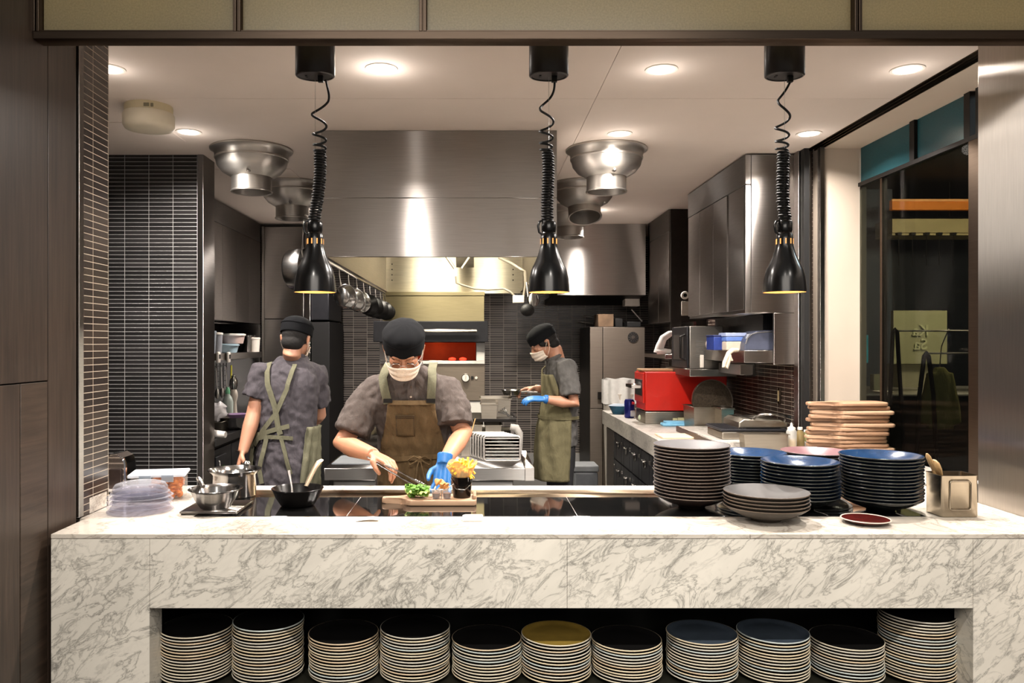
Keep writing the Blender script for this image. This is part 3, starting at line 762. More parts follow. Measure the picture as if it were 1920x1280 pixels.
# ================================================================ right side of the kitchen
RX = 1.595
rc = thing('wall_cupboard', 'tall brushed steel wall cupboards on the right behind the right heat lamp', 'cupboard', (1.75, 5.3, 1.70))
MB().box(RX+.012, 1.928, 4.735, 6.0, 1.70, CEIL-.01, .001).build('carcass', M_steeld, rc, world=True)
e = MB(); e.box(RX, RX+.034, 4.72, 4.735, 1.70, 2.458, .002); e.box(RX, RX+.034, 4.72, 4.735, 2.462, CEIL-.01, .002)
e.build('corner_strip', M_steel, rc, world=True)
e = MB(); e.box(RX+.035, 1.928, 4.72, 4.735, 1.70, CEIL-.01, .002); e.box(PX(1451,4.72), 1.928, 4.72, 4.74, PZ(683,4.72), 1.698, .002)
e.build('end_panel', M_steel, rc, world=True)
MB().box(RX, RX+.012, 4.737, 6.0, 2.462, CEIL-.01, .001).build('frieze', M_steeld, rc, world=True)
for a, b in ((4.75,5.03),(5.07,5.36),(5.365,5.68),(5.685,5.99)):
    MB().box(RX, RX+.012, a, b, 1.72, 2.457, .001).build('door', M_steel, rc, world=True)
rs = thing('wall_shelf', 'steel wall shelf under the right cupboards carrying the microwave', 'shelf', (1.75, 5.3, 1.35))
zs = PZ(657,4.74); zs2 = PZ(683,4.74)
MB().box(RX+.0, 1.928, 4.742, 5.55, zs2+.01, zs, .002).build('shelf_board', M_steel, rs, world=True)
MB().box(1.80, 1.928, 5.0, 6.0, zs, 1.70).build('back', M_iron, rs, world=True)
MB().box(*pb(1388,1412,683,703,5.05,5.5)).build('bracket', M_steeld, rs, world=True)
MB().box(PX(1290,5.55), PX(1395,5.35), 5.5, 6.2, PZ(705,5.55), PZ(692,5.55), .002).build('lower_board', M_steeld, rs, world=True)
MB().box(1.86,1.928,5.5,6.2,PZ(705,5.55),zs2+.02).build('riser', M_steeld, rs, world=True)
mw = thing('microwave', 'steel microwave on the right wall shelf with its door facing left', 'microwave', (1.6, 5.8, PZ(691.5,5.55)))
mx, mX, my, mY, mz, mZ = PX(1290,5.58), PX(1323,5.58)+.12, 5.58, 6.04, PZ(691.5,5.55), PZ(611,5.58)
MB().box(mx+.012, mX, my, mY, mz, mZ, .004).build('case', steel('mw_steel',(168,164,158),.4,.2,0,10), mw, world=True)
dd = MB().box(mx, mx+.012, my+.03, mY, mz+.005, mZ-.005, .003).build('door', M_iron, mw, world=True)
MB().box(mx-.002, mx, my+.12, mY-.06, mz+.06, mZ-.06).build('window', plain('dark_mesh', (60,58,56), .25), mw, world=True)
MB().tube([(mx-.002,my+.07,mz+.06),(mx-.035,my+.07,mz+.075),(mx-.035,my+.07,mZ-.075),(mx-.002,my+.07,mZ-.06)], .008, 8).build('handle', M_dark, mw, world=True)
sh = MB(); 
for i in range(9): sh.box(mX-.19, mX-.10+.02*((i*7)%3), my-.002, my, mZ-.11-i*.014, mZ-.106-i*.014)
sh.build('printed_instructions', plain('print_grey', (110,108,104), .6), mw, world=True)['kind'] = 'stuff'
M_knit = plain('knit_cotton', (196,184,164), .95, var=.2, scale=80, bump=.5)
# items on the shelf
t = thing('blue_tub', 'dark blue box in the middle of the right wall shelf', 'box', (PX(1346,5.0), 5.05, zs))
MB().box(-.035,.035,-.08,.08,0,.085,.005).build('box', plain('navy_box', (32,52,120), .4), t)
MB().box(-.038,.038,-.083,.083,.085,.095,.004).build('lid', plain('navy_lid', (28,40,90), .4), t)
t = thing('flour_tub', 'clear plastic tub with blue lid of pale powder on the right wall shelf', 'tub', (PX(1378,4.9), 4.95, zs))
MB().box(-.058,.058,-.07,.07,0,.055,.006).build('powder', plain('pale_powder', (188,176,160), .8), t)
MB().box(-.060,.060,-.072,.072,.055,.085,.006).build('band', plain('blue_band', (92,120,184), .4), t)
MB().box(-.064,.064,-.076,.076,.085,.108,.005).build('lid', plain('cloudy_lid', (150,162,196), .35), t)
t = thing('bread_bin', 'dark grey rounded appliance at the near end of the right wall shelf', 'appliance', (PX(1420,4.85), 4.86, zs))
pr = [(-.095,0),(-.095,.03),(-.085,.07),(-.06,.10),(-.02,.118),(.03,.122),(.088,.122),(.088,0)]
MB().prism(pr, -.06, .12, 'Y', .006).build('body', plain('slate_plastic', (66,70,86), .4), t)
MB().tube([(-.09,-.064,.04),(-.078,-.064,.075),(-.055,-.064,.096),(-.02,-.064,.108),(.03,-.064,.112),(.08,-.064,.112)], .0025, 6).build('seam', M_alu, t)
t = thing('oven_glove', 'cream cotton glove drooping over the front of the right wall shelf', 'glove', P(1366,660,4.72))
MB().tube([(.06,.02,.012),(.02,-.008,.012),(-.005,-.02,-.005),(-.03,-.022,-.06),(-.034,-.02,-.085),(-.018,-.02,-.092),(-.008,-.02,-.06),(.005,-.022,-.015),(.012,-.02,-.05)], [.012,.014,.014,.013,.012,.012,.012,.012,.01], 10).build('glove', M_knit, t)
t = thing('white_clip', 'white clip hanging under the microwave corner', 'clip', P(1316,677,5.5))
MB().box(-.014,.014,-.006,.006,-.045,.045,.006,3).build('clip', M_white, t)
t = thing('small_basket', 'pale wrapped packet beside the microwave on the right wall shelf', 'packet', (PX(1333,5.3), 5.3, zs))
MB().ball((0,0,.035),(.035,.04,.04),16).build('packet', plain('packet_cloth', (176,160,146), .9, var=.3, scale=30), t)

# farther cupboards and white cloth
fc = thing('wall_cupboard', 'farther dark steel wall cupboards beside the rear hood', 'cupboard', (1.78, 7.1, 1.69))
MB().box(1.632, 1.928, 6.695, 7.5, 1.69, CEIL-.002, .001).build('carcass', M_dark, fc, world=True)
MB().box(1.632, 1.928, 6.68, 6.695, 1.55, CEIL-.002, .001).build('end_panel', plain('end_dark', (52,46,42), .35, .6), fc, world=True)
MB().box(1.62, 1.632, 6.69, 7.5, 2.462, CEIL-.002).build('frieze', M_steeld, fc, world=True)
for a, b in ((6.69,7.08),(7.085,7.5)): MB().box(1.62, 1.632, a, b, 1.70, 2.458, .001).build('door', M_steel, fc, world=True)
fs = thing('wall_shelf', 'small steel shelf with a white cloth, left of the microwave', 'shelf', (1.6, 6.5, 1.33))
MB().box(1.50, 1.928, 6.32, 7.1, PZ(672,6.4), PZ(664,6.4), .002).build('shelf_board', M_steel, fs, world=True)
MB().box(1.72, 1.74, 6.3, 7.1, 1.2, 1.69).build('back_panel', M_steeld, fs, world=True)
t = thing('white_cloth', 'white cloth bundled on the small shelf left of the microwave', 'cloth', P(1244,664,6.4))
MB().tube([(-.04,0,.01),(-.03,0,.06),(0,0,.13),(.05,0,.165),(.07,.0,.17)], [.04,.035,.03,.025,.02], 12).build('cloth', plain('white_cloth', (205,200,195), .9), t)
MB().tube([(-.06,-.02,.02),(0,-.03,.025),(.05,-.02,.02)], [.02,.024,.02], 10).build('fold', plain('white_cloth', (205,200,195), .9), t)
t = thing('thermometer', 'round white dial thermometer with a paper tag on the dark cupboard end', 'thermometer', P(1284,558,6.66))
MB().lathe([(0,.01),(.03,.01),(.034,.005),(.034,0),(0,0)],24,c=(0,0,.02),axis=(0,-1,0)).build('dial', M_white, t)
MB().box(-.03,.04,-.01,.0,-.15,-.03,.003).build('tag', plain('tag_card', (176,168,156), .7), t)
MB().lathe([(0,.012),(.016,.012),(.016,.01)],16,c=(0,0,.02),axis=(0,-1,0)).build('dial_centre', M_dark, t)
# fridge at back right
M_flat = steel('dull_steel', (128,118,108), .55, .2, 0, 30)
fg = thing('steel_fridge', 'upright steel fridge with a round fan vent at the back right', 'fridge', (1.34, 7.9, 0))
MB().box(1.08, 1.60, 7.58, 8.3, 0, 1.675, .004).build('carcass', M_dark, fg, world=True)
for a, b in ((1.08, PX(1130,7.55)), (PX(1131,7.55), 1.60)):
    MB().box(a, b, 7.555, 7.58, .9, 1.67, .003).build('door', M_flat, fg, world=True)
    MB().box(a, b, 7.555, 7.58, .06, .895, .003).build('door', M_flat, fg, world=True)
v = P(1187,632,7.55)
vt = MB().lathe([(0,.004),(.05,.004),(.05,0),(0,0)],28,c=v,axis=(0,-1,0)).build('fan_vent', M_black, fg, world=True)
b = MB()
for a in range(6): b.box(-.046,.046,-.008,-.005,-.0015,.0015,0,rot=Matrix.Rotation(a*PI/6,3,'Y'))
b.lathe([(.014,.0),(.016,.006),(0,.007)],16,c=(0,-.004,0),axis=(0,-1,0))
g_ = b.build('vent_grille', M_steel, vt); g_.location = v-Vector(fg.location)
MB().box(PX(1122,7.5),PX(1133,7.5),7.53,7.555,PZ(748,7.5),PZ(735,7.5),.003).build('handle', M_dark, fg, world=True)
for i,(px0,px1,pt,mt,lb) in enumerate([(1120,1149,589,plain('carton',(120,96,74),.8,var=.3,scale=9),'brown carton with printed sides on top of the back right fridge'),(1152,1166,597,M_black,'black bag on top of the back right fridge'),(1174,1200,603,M_black,'black box at the right end on top of the fridge')]):
    o = MB().box(PX(px0,7.7),PX(px1,7.7),7.65,7.9,1.675,PZ(pt,7.7),.006).build('storage_box', mt); tag(o, lb, 'box')
t = thing('wall_rack', 'pair of steel tongs hanging on the back tiles left of the carton', 'utensil', P(1098,600,8.3))
MB().tube([P(1094,592,8.3),P(1116,595,8.2)],.008,6).build('arm', M_alu, t, world=True)
MB().tube([P(1084,602,8.3),P(1112,606,8.2)],.008,6).build('arm', M_alu, t, world=True)
t = thing('ceiling_camera', 'small white device with an angled rod under the rear hood', 'device', P(1186,564,7.8))
MB().box(*pb(1172,1200,556,574,7.8,7.95,.008)).build('case', M_white, t, world=True)
MB().tube([P(1184,580,7.8),P(1204,602,7.8)],.01,8).build('rod', M_alu, t, world=True)
# white bin
t = thing('waste_bin', 'round white bin lined with a white bag behind the right worktop', 'bin', (PX(1166,7.3), 7.32, 0))
MB().lathe([(0,0),(.14,0),(.168,1.05),(.174,1.06),(.166,1.06),(.13,.02),(0,.02)],36).build('bin', M_white, t)
b = MB(); b.grid(lambda u,v_: (((.178+.012*math.sin(u*60)+.008*math.sin(u*23))*math.cos(2*PI*u)), ((.178+.012*math.sin(u*60))*math.sin(2*PI*u)), 1.19-.22*v_+.006*math.sin(u*40)), 90, 6, closed=True)
b.build('bin_bag', plain('bin_bag', (196,194,190), .4), t, smooth=80)
t = thing('pedal_bin', 'low grey pedal bin beside the chef in profile', 'bin', (PX(1095,6.6), 6.6, 0))
MB().box(-.1,.1,-.12,.12,0,PZ(884,6.5),.02).build('body', plain('grey_bin', (92,94,98), .4), t)
MB().box(-.105,.105,-.125,.125,PZ(884,6.5),PZ(872,6.5),.01).build('lid', plain('grey_binlid', (118,120,122), .4), t)
struct('trim_10', MB().box(-.2, 2.0, 8.36, 8.4, 0, .36), M_white_tile)

# right worktop with drawers
M_grain = marble('grey_stone', (176,170,162), (96,94,90), .35, (0,.2,1.2), 1.6)
WX = 1.125
rw = thing('right_worktop', 'grey stone worktop over dark drawers running back on the right', 'worktop', (1.5, 5.2, 0))
MB().box(WX, 1.928, 4.55, 7.11, .80, .92, .003).build('worktop', M_grain, rw, world=True)
MB().box(WX, 2.195, 3.40, 4.549, .80, .92, .003).build('worktop', M_grain, rw, world=True)
MB().box(WX+.05, 1.92, 3.45, 7.08, .05, .798).build('carcass', M_dark, rw, world=True)
yy = 4.3; i = 0
while yy < 6.6:
    wdt = .24 if i % 2 == 0 else .10
    for z0, z1 in ((.56,.775),(.33,.55),(.10,.32)):
        dd = MB().box(WX+.03, WX+.05, yy, yy+wdt-.006, z0, z1, .003).build('drawer', M_iron, rw, world=True)
        if wdt > .2:
            hh = MB().tube([(0.0,-.025,.03),(-.02,-.02,.025),(-.024,0,.035),(-.02,.02,.025),(0,.025,.03)], .004, 6); hh.lathe([(.018,0),(.028,.006),(.026,.009),(.016,.006)],16,c=(0,0,0),axis=(-1,0,0))
            hh = hh.build('ring_pull', M_steel, dd); hh.location = Vector((WX+.029, yy+wdt/2, (z0+z1)/2+.02))-Vector(rw.location)
        else:
            MB().box(-.012,0,-.02,.02,-.012,.012,.003).build('latch', M_steel, dd).location = Vector((WX+.03, yy+wdt/2, z1-.05))-Vector(rw.location)
    yy += wdt; i += 1
MB().box(WX+.03, WX+.05, yy+.02, 7.06, .06, .775, .003).build('door', M_steeld, rw, world=True)

# red conveyor oven
M_red = plain('red_enamel', (196,32,20), .32, var=.05, coat=.3)
ro = thing('conveyor_oven', 'bright red enamelled conveyor oven on the right worktop', 'oven', (1.55, 6.07, .92))
X0, X1 = PX(1210,5.9), PX(1363,5.9)
MB().box(X0, X1, 5.9, 6.24, PZ(770,5.9), PZ(697,5.9), .006).build('body', M_red, ro, world=True)
MB().box(X0-.012, X0, 5.93, 6.24, PZ(755,5.95), PZ(699,5.95), .003).build('front_frame', M_red, ro, world=True)
MB().box(X0-.016, X0-.01, 5.96, 6.21, PZ(742,5.95), PZ(712,5.95), .002).build('mouth', M_iron, ro, world=True)
MB().box(X0-.09, X0, 5.97, 6.2, PZ(728,5.95), PZ(722,5.95), .003).build('belt_tray', M_steel, ro, world=True)
MB().box(X0+.0, X1-.02, 5.9, 6.24, .921, PZ(772,5.9), .003).build('base', M_inox, ro, world=True)
b = MB(); b.box(*pb(1262,1270,784,790,5.89,5.9,0)); b.box(*pb(1271,1285,783,790,5.89,5.9,0)); b.box(*pb(1286,1294,784,792,5.89,5.9,0))
b.build('rating_labels', plain('label_cream', (200,196,150), .6), ro, world=True)['kind'] = 'stuff'
bd = MB().box(PX(1214,6.0)-.05, PX(1275,6.0), 5.98, 6.16, PZ(697,5.9)+.001, PZ(697,5.9)+.018, .006)
tag(bd.build('wooden_paddle', wood('paddle_wood', (140,104,68), (186,150,108), 'X')), 'wooden paddle lying on top of the red oven', 'paddle')
pz = thing('pizza_screen', 'round perforated pizza pan standing in a steel tub before the red oven', 'pan', (PX(1337,5.6), 5.62, .93))
R_ = .152
MB().lathe([(R_-.008,.006),(R_,.006),(R_,-.006),(R_-.008,-.006),(R_-.008,.006)],48,c=(0,0,R_+.03),axis=(.12,-1,.15)).build('rim', M_inox, pz)
MB().lathe([(0,.001),(R_-.006,.001),(R_-.006,-.001),(0,-.001)],48,c=(0,0,R_+.03),axis=(.12,-1,.15)).build('disc', plain('mesh_disc', (72,62,50), .5, .5, var=.4, scale=90, bump=.6), pz)
gn('steel_tub', 1301, 1353, 764, .92, 5.45, .28, 'square steel tub holding the round pizza pan', n='tub')
gn('steel_tub', 1353, 1376, 768, .92, 5.3, .2, 'small steel tub right of the pizza pan', n='tub', lid=True)
t = thing('lidded_bowl', 'clear bowl with a turquoise lid behind the grill', 'bowl', (PX(1392,5.2), 5.2, .92))
MB().lathe([(0,0),(.05,0),(.075,.09),(.078,.092)],28).build('bowl', M_tub, t)
MB().lathe([(.08,.09),(.084,.095),(.084,.108),(.07,.112),(0,.112)],28).build('lid', plain('turquoise_lid', (84,170,188), .4), t)
t = thing('drink_can', 'slim blue and silver drink can on the right worktop', 'can', (PX(1180,6.4), 6.4, .92))
MB().lathe([(0,.002),(.034,0),(.040,.008),(.040,.135),(.034,.146),(.034,.148),(.030,.146),(0,.145)],28).build('can', plain('can_blue', (28,34,112), .3, .4), t)
MB().box(.0,.04,-.0412,-.02,.012,.062,.004).build('silver_panel', plain('can_silver', (190,192,200), .3, .5), t)
MB().box(.012,.036,-.041,-.03,.11,.13,.004).build('red_mark', plain('can_red', (190,40,50), .4), t)
t = thing('blue_bowl', 'small blue bowl wrapped in film at the end of the right worktop', 'bowl', (PX(1160,6.75), 6.75, .92))
MB().lathe([(0,0),(.05,0),(.085,.07),(.088,.071),(.08,.068),(0,.01)],28).build('bowl', plain('blue_glaze', (44,92,120), .25), t)
MB().lathe([(.088,.071),(.05,.085),(0,.088)],20).build('film', M_tub, t)
t = thing('steel_box', 'low grey box between the can and the red oven', 'box', (PX(1199,6.5), 6.5, .92))
MB().box(-.05,.05,-.06,.06,0,.07,.004).build('box', M_inox, t)
t = thing('garlic_bulb', 'pale green onion at the left foot of the red oven', 'onion', (PX(1206,6.1), 6.1, .92))
MB().ball((0,0,.03),(.04,.035,.032),16).build('bulb', plain('pale_green', (196,204,176), .5), t)
t = thing('blue_gloves', 'light blue folded cloth on the right worktop', 'cloth', (PX(1264,5.75), 5.78, .92))
b = MB(); b.box(-.085,.085,-.05,.05,0,.022,.01,3); b.box(-.06,.1,-.04,.06,.02,.034,.007,3); b.build('cloth', plain('pale_blue_cloth', (120,180,214), .7), t)
t = thing('cutting_mat', 'beige board lying on the right worktop behind the brown plates', 'board', (PX(1280,5.0), 5.1, .92))
MB().box(-.13,.13,-.12,.1,0,.012,.003).build('board', plain('beige_board', (206,180,150), .6), t)
t = thing('kitchen_knife', 'small knife lying right of the beige board', 'knife', (PX(1328,5.05), 5.08, .921))
MB().box(-.004,.004,-.12,.0,0,.012,.002,rot=Matrix.Rotation(.5,3,'Z')).build('handle', M_black, t)
MB().box(-.012,.012,0,.15,.003,.005,0,rot=Matrix.Rotation(.5,3,'Z')).build('blade', M_steel, t)
# second slab and contact grill
sl = thing('refrigerated_top', 'pale stone slab with steel rim carrying the contact grill', 'slab', (1.62, 4.9, .92))
MB().box(1.375, 1.92, 4.56, 5.42, .921, .955, .003).build('slab', M_grain, sl, world=True)
MB().box(1.36, 1.374, 4.56, 5.42, .921, .957, .001).build('rim', M_steel, sl, world=True)
gr = thing('contact_grill', 'stainless contact grill with ribbed plates on the right slab', 'grill', (PX(1405,4.75), 4.8, .956))
MB().box(-.19,.19,-.14,.16,0,.045,.006).build('base', M_inox, gr)
lp = MB(); lp.box(-.20,.2,-.15,.17,.048,.062,.004)
for q in range(12): lp.box(-.19+q*.012,-.184+q*.012,-.14,.16,.062,.066)
lp.build('lower_plate', M_iron, gr)
up = MB(); up.prism([(-.09,.066),(.2,.066),(.2,.095),(.15,.115),(-.06,.12),(-.09,.10)], -.13, .16, 'Y', .008)
up.build('upper_plate', M_inox, gr)
b = MB(); b.box(-.02,-.012,-.135,.165,.118,.124,.002); b.build('hinge_strap', M_dark, gr)
MB().tube([(.0,-.12,.12),(.02,-.17,.15),(.10,-.19,.15),(.17,-.17,.14),(.18,-.12,.10)], .006, 8).build('handle', M_steel, gr)
gt = gn('drip_tray', 1395, 1478, 815, .921, 4.44, .09, 'shallow clear tray at the front foot of the grill', n='tray', mat=M_inox)
t = thing('squeeze_bottle', 'clear squeeze bottle half full of yellow oil on the right worktop', 'bottle', (PX(1484,4.5), 4.5, .92))
MB().lathe([(0,0),(.026,0),(.027,.004),(.027,.052),(0,.052)],24).build('oil', plain('yellow_oil', (226,176,50), .2), t)
MB().lathe([(.028,0),(.0285,.1),(.022,.112),(.02,.114)],24).build('bottle_body', glassy('bottle_plastic', (225,225,220), .2, 1.45, .35), t)
MB().lathe([(.022,.11),(.022,.122),(.008,.13),(.004,.15),(0,.15)],20).build('nozzle_cap', M_white, t)
for (px,d,h_,lb,m_) in ((1500,4.55,.12,'amber bottle beside the squeeze bottle',plain('amber',(120,104,70),.2)),(1512,4.6,.10,'green bottle left of the wooden boards',plain('greenish',(118,122,80),.2)),(1467,4.7,.11,'dark sauce bottle behind the squeeze bottle',plain('sauce',(60,52,44),.3))):
    t = thing('sauce_bottle', lb, 'bottle', (PX(px,d), d, .92))
    MB().lathe([(0,0),(.024,0),(.025,.01),(.025,h_*.7),(.012,h_*.85),(.012,h_*.9)],20).build('body', m_, t)
    MB().lathe([(.014,h_*.88),(.014,h_),(0,h_)],16).build('cap', M_white, t)
# switches on the tiled wall
for px, pt, lb in ((1461,742,'left brass coloured wall switch on the right tiles'),(1494.5,748,'right brass coloured wall switch on the right tiles')):
    d = 1.925*F/(px-CX); v = P(px, pt, d)
    t = thing('wall_switch', lb, 'switch', v)
    MB().box(-.004,.006,-.018,.018,-.05,.05,.002).build('plate', M_bronze, t)
    MB().box(-.008,-.004,-.008,.008,-.034,.034,.001).build('rocker', plain('cream_rocker', (214,194,150), .4), t)
# ================================================================ heat lamps over the pass
M_bk = plain('black_gloss', (20,19,19), .22, .3, spec=.7)
M_cord = plain('black_cord', (14,13,13), .6, spec=.3)
M_bulb = plain('heat_bulb', (255,200,130), .5, emit=(255,190,110), es=18)
M_encap = plain('white_shade_inside', (236,214,180), .4)
for i, ((px, d), coil, lb) in enumerate(zip(LAMPS, ((611,598,600,591),(1040,1025,1024,1030),(1483,1468,1466,1474)), ('left','middle','right'))):
    x = PX(px, d)
    t = thing('heat_lamp', '%s black heat lamp with a coiled cord hanging from the ceiling over the pass' % lb, 'heat lamp', (x, d, CEIL), group='black heat lamps over the pass')
    top = PZ(144, d)
    rzn = CEIL-top; hw = .0715
    MB().lathe([(0,-.0),(hw,-.0),(hw,-rzn+.004),(hw-.004,-rzn),(hw-.008,-rzn),(hw-.010,-rzn+.003),(0,-rzn+.003)], 48, sx=1, sy=.8).build('canister', plain('canister_black', (44,41,40), .3, .2, spec=.6), t)
    MB().box(.01,.03,-.008,.008,-rzn-.02,-rzn+.003,.002).build('cord_grip', M_black, t)
    MB().box(-.035,-.028,-.01,.01,-rzn+.0,-rzn+.0025).build('slot', M_black, t)
    MB().tube([(0,0,-rzn),(0,0,PZ(420,d)-CEIL)], .0007, 5).build('suspension_wire', M_steeld, t)
    pts = []; zt = PZ(150,d)-CEIL; zm = PZ(284,d)-CEIL; ze = PZ(418,d)-CEIL
    x0, x1, x2, x3 = [(q-px)*d/F for q in coil]
    N = 90
    for q in range(N+1):
        u = q/N; turns = 4.0*u**1.9; a = turns*2*PI-.3+i*1.1
        rr = .030*min(1, u*5)*(1-.33*u); z = zt+(zm-zt)*(1-(1-u)**1.5); xx = x0*(1-min(1,u*3))+(x1)*min(1,u*3)*(1-u)+x2*u
        pts.append((xx+rr*math.cos(a), rr*math.sin(a)*.8, z))
    a0 = a; N2 = 26*14; ax0 = pts[-1]
    for q in range(1, N2+1):
        u = q/N2; a = a0+26*2*PI*u; rr = .0185+.0015*math.sin(a*.37)
        bend = .006*math.sin(u*PI*1.3+i)
        pts.append((x2+(x3-x2)*u+bend+rr*math.cos(a), rr*math.sin(a), zm+(ze-zm)*u))
    MB().tube(pts, .0043, 7).build('coiled_cord', M_cord, t)
    zb = PZ(548,d)-CEIL; pxm = d/F; xb = (coil[3]-px)*pxm
    def pz(py): return PZ(py, d)-CEIL
    MB().lathe([(0,pz(414)),(.022,pz(414)),(.027,pz(418)),(.027,pz(432)),(.024,pz(436)),(.029,pz(440)),(.030,pz(452)),(0,pz(452))], 28, c=(0,0,0)).build('lamp_holder', M_bk, t)
    b = MB()
    for a in range(10): b.box(.0292,.0308,-.0022,.0022,pz(458),pz(448),0,rot=Matrix.Rotation(a*2*PI/10+.1,3,'Z'))
    sl = b.build('vent_slots', plain('lit_slots', (200,150,90), .4, emit=(255,170,90), es=1.0), t); sl['kind'] = 'stuff'
    prof = [(.0295,446),(.030,460),(.034,468),(.041,480),(.052,493),(.064,506),(.071,522),(.0745,540),(.0755,548)]
    MB().lathe([(r,pz(y)) for r, y in prof]+[(.0735,pz(548)),(.0725,pz(540)),(.069,pz(523)),(.062,pz(507)),(.050,pz(495)),(.038,pz(481))], 48).build('lamp_shade', M_bk, t)
    MB().lathe([(.0733,pz(547.5)),(.072,pz(540)),(.0685,pz(523)),(.0615,pz(508)),(.0495,pz(496)),(.037,pz(482))], 40).build('shade_lining', M_encap, t)
    MB().ball((0,0,pz(530)), (.03,.03,.03), 16).build('bulb', M_bulb, t)
    b = MB().tube([(-.026,-.01,pz(440)),(-.036,-.01,pz(436)),(-.040,-.01,pz(424)),(-.034,-.01,pz(416)),(-.02,-.005,pz(413))], .004, 8); b.build('cord_hook', M_bk, t)

# ================================================================ plates
def plate_mesh(name, prof, rimr, mats, n=48):
    b = MB(); b.lathe(prof, n)
    bmesh.ops.recalc_face_normals(b.b, faces=b.b.faces)
    me = bpy.data.meshes.new(name)
    for f in b.b.faces:
        f.smooth = True
        rr = max(math.hypot(v.co.x, v.co.y) for v in f.verts); r0 = min(math.hypot(v.co.x, v.co.y) for v in f.verts)
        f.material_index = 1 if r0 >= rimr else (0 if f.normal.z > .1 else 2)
    b.b.to_mesh(me); b.b.free()
    for m in mats: me.materials.append(m)
    return me
def place_plate(me, name, loc, rz, label, cat, group, tilt=(0,0)):
    o = bpy.data.objects.new(name, me); COL.objects.link(o); o.location = loc; o.rotation_euler = (tilt[0], tilt[1], rz)
    return tag(o, label, cat, group)
def glaze(name, rgb, rough=.18, var=.12, scale=25, spec=.6): return plain(name, rgb, rough, 0, var, scale, spec=spec)
G_cream = [glaze('cream_glaze_%d' % i, c, .3) for i, c in enumerate([(216,206,184),(222,206,176),(196,204,200),(212,190,160),(206,200,186)])]
G_in = {'black': glaze('black_glaze', (24,23,23), .2), 'mustard': glaze('mustard_glaze', (150,124,56), .35), 'blue': glaze('smoky_blue_glaze', (70,80,92), .3)}
R = .1165
np_prof = [(0,.0),(.068,0),(.071,.002),(.098,.0035),(.1075,.0075),(.1125,.0118),(R-.0004,.0138),(R,.0155),(R-.0008,.0172),(R-.0022,.0174),(R-.006,.0148),(.104,.0095),(.09,.0075),(0,.007)]
niche_me = {}
for k_, gi in G_in.items():
    for j, gc in enumerate(G_cream): niche_me[(k_, j)] = plate_mesh('stoneware_plate', np_prof, R-.0045, (gi, gc, glaze('underside_gap_shade', (62,44,32), .4)))  # dark brown underside paints in the shade between stacked rims
ZS = .415
MB2 = MB().box(-1.046, 1.581, 2.53, 2.898, ZS-.015, ZS-.0005); MB2.build('shelf', plain('niche_shelf', (30,30,24), .4), ct, world=True)
stk = [(370,1196,'black'),(503,1183,'black'),(645,1208,'black'),(778,1197,'black'),(913,1219,'black'),(1042,1210,'mustard'),(1175,1220,'black'),(1316,1208,'blue'),(1449,1206,'blue'),(1586,1219,'black'),(1718,1168,'black')]
ordn = ['first','second','third','fourth','fifth','sixth','seventh','eighth','ninth','tenth','eleventh']
NDY = 2.66
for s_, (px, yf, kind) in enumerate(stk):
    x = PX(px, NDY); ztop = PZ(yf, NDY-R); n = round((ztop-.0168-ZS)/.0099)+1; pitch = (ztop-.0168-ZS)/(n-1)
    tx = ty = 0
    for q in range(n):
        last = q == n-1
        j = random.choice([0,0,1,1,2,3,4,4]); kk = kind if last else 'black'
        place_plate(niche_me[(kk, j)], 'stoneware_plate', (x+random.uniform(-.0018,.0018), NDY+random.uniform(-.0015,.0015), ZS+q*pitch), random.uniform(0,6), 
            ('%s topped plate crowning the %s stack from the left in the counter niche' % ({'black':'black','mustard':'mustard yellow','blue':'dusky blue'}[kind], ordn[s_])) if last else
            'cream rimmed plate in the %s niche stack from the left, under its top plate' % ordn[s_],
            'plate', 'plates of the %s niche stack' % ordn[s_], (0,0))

# stacks on the marble
def deep_prof(Rr, h, th=.0055):
    return [(0,.004),(.040,.004),(.042,0),(.047,0),(.049,.007),(Rr*.62,h*.36),(Rr*.85,h*.66),(Rr-.0015,h-.004),(Rr,h-.0015),(Rr-.0008,h),(Rr-.004,h-.001),(Rr*.82,h*.70+.003),(Rr*.6,h*.42+.005),(Rr*.35,.016),(0,.013)]
br_in = glaze('brown_slate_glaze', (46,42,44), .5, .15); br_rim = glaze('tan_rim', (92,80,72), .45); br_out = glaze('brown_glaze', (34,25,22), .35)
bl_in = glaze('blue_glaze_plate', (20,42,70), .16, .3, 18); bl_rim = glaze('dark_rim', (52,54,52), .2); bl_out = glaze('dark_teal_glaze', (16,19,20), .15)
pk_in = glaze('mauve_glaze', (96,66,70), .3); gy_in = glaze('grey_slate_glaze', (44,40,38), .6, .3, 14); gy_out = glaze('grey_bowl_out', (72,65,58), .5); gy_rim = glaze('grey_bowl_rim', (92,78,66), .5)
def stack(px, d, Rr, h, n, pitch, mats, top, what, name='dinner_plate', cat='plate', tiltn=.0):
    me = plate_mesh(name, deep_prof(Rr, h), Rr-.0035, mats)
    met = plate_mesh(name, deep_prof(Rr, h), Rr-.0035, (top, mats[1], mats[2])) if top else me
    for q in range(n):
        last = q == n-1
        lbl = ('top plate of ' if last else 'lowest plate of ' if q == 0 else 'plate in the middle of ')+what
        place_plate(met if last else me, name, (PX(px,d)+random.uniform(-.002,.002)*(q > 0), d+random.uniform(-.0015,.0015)*(q > 0), CT+.0012+q*pitch), random.uniform(0,6), lbl, cat, what)
        if q == n-1: pass
stack(1297, 2.918, .137, .050, 16, .0120, (br_in,br_rim,br_out), None, 'the tall brown plate stack at the right of the pass')
stack(1407, 3.16, .135, .050, 11, .0118, (bl_in,bl_rim,bl_out), bl_in, 'the blue topped stack just behind the tall brown one')
stack(1500, 2.90, .136, .050, 11, .0122, (bl_in,bl_rim,bl_out), bl_in, 'the blue topped stack behind the low grey bowls')
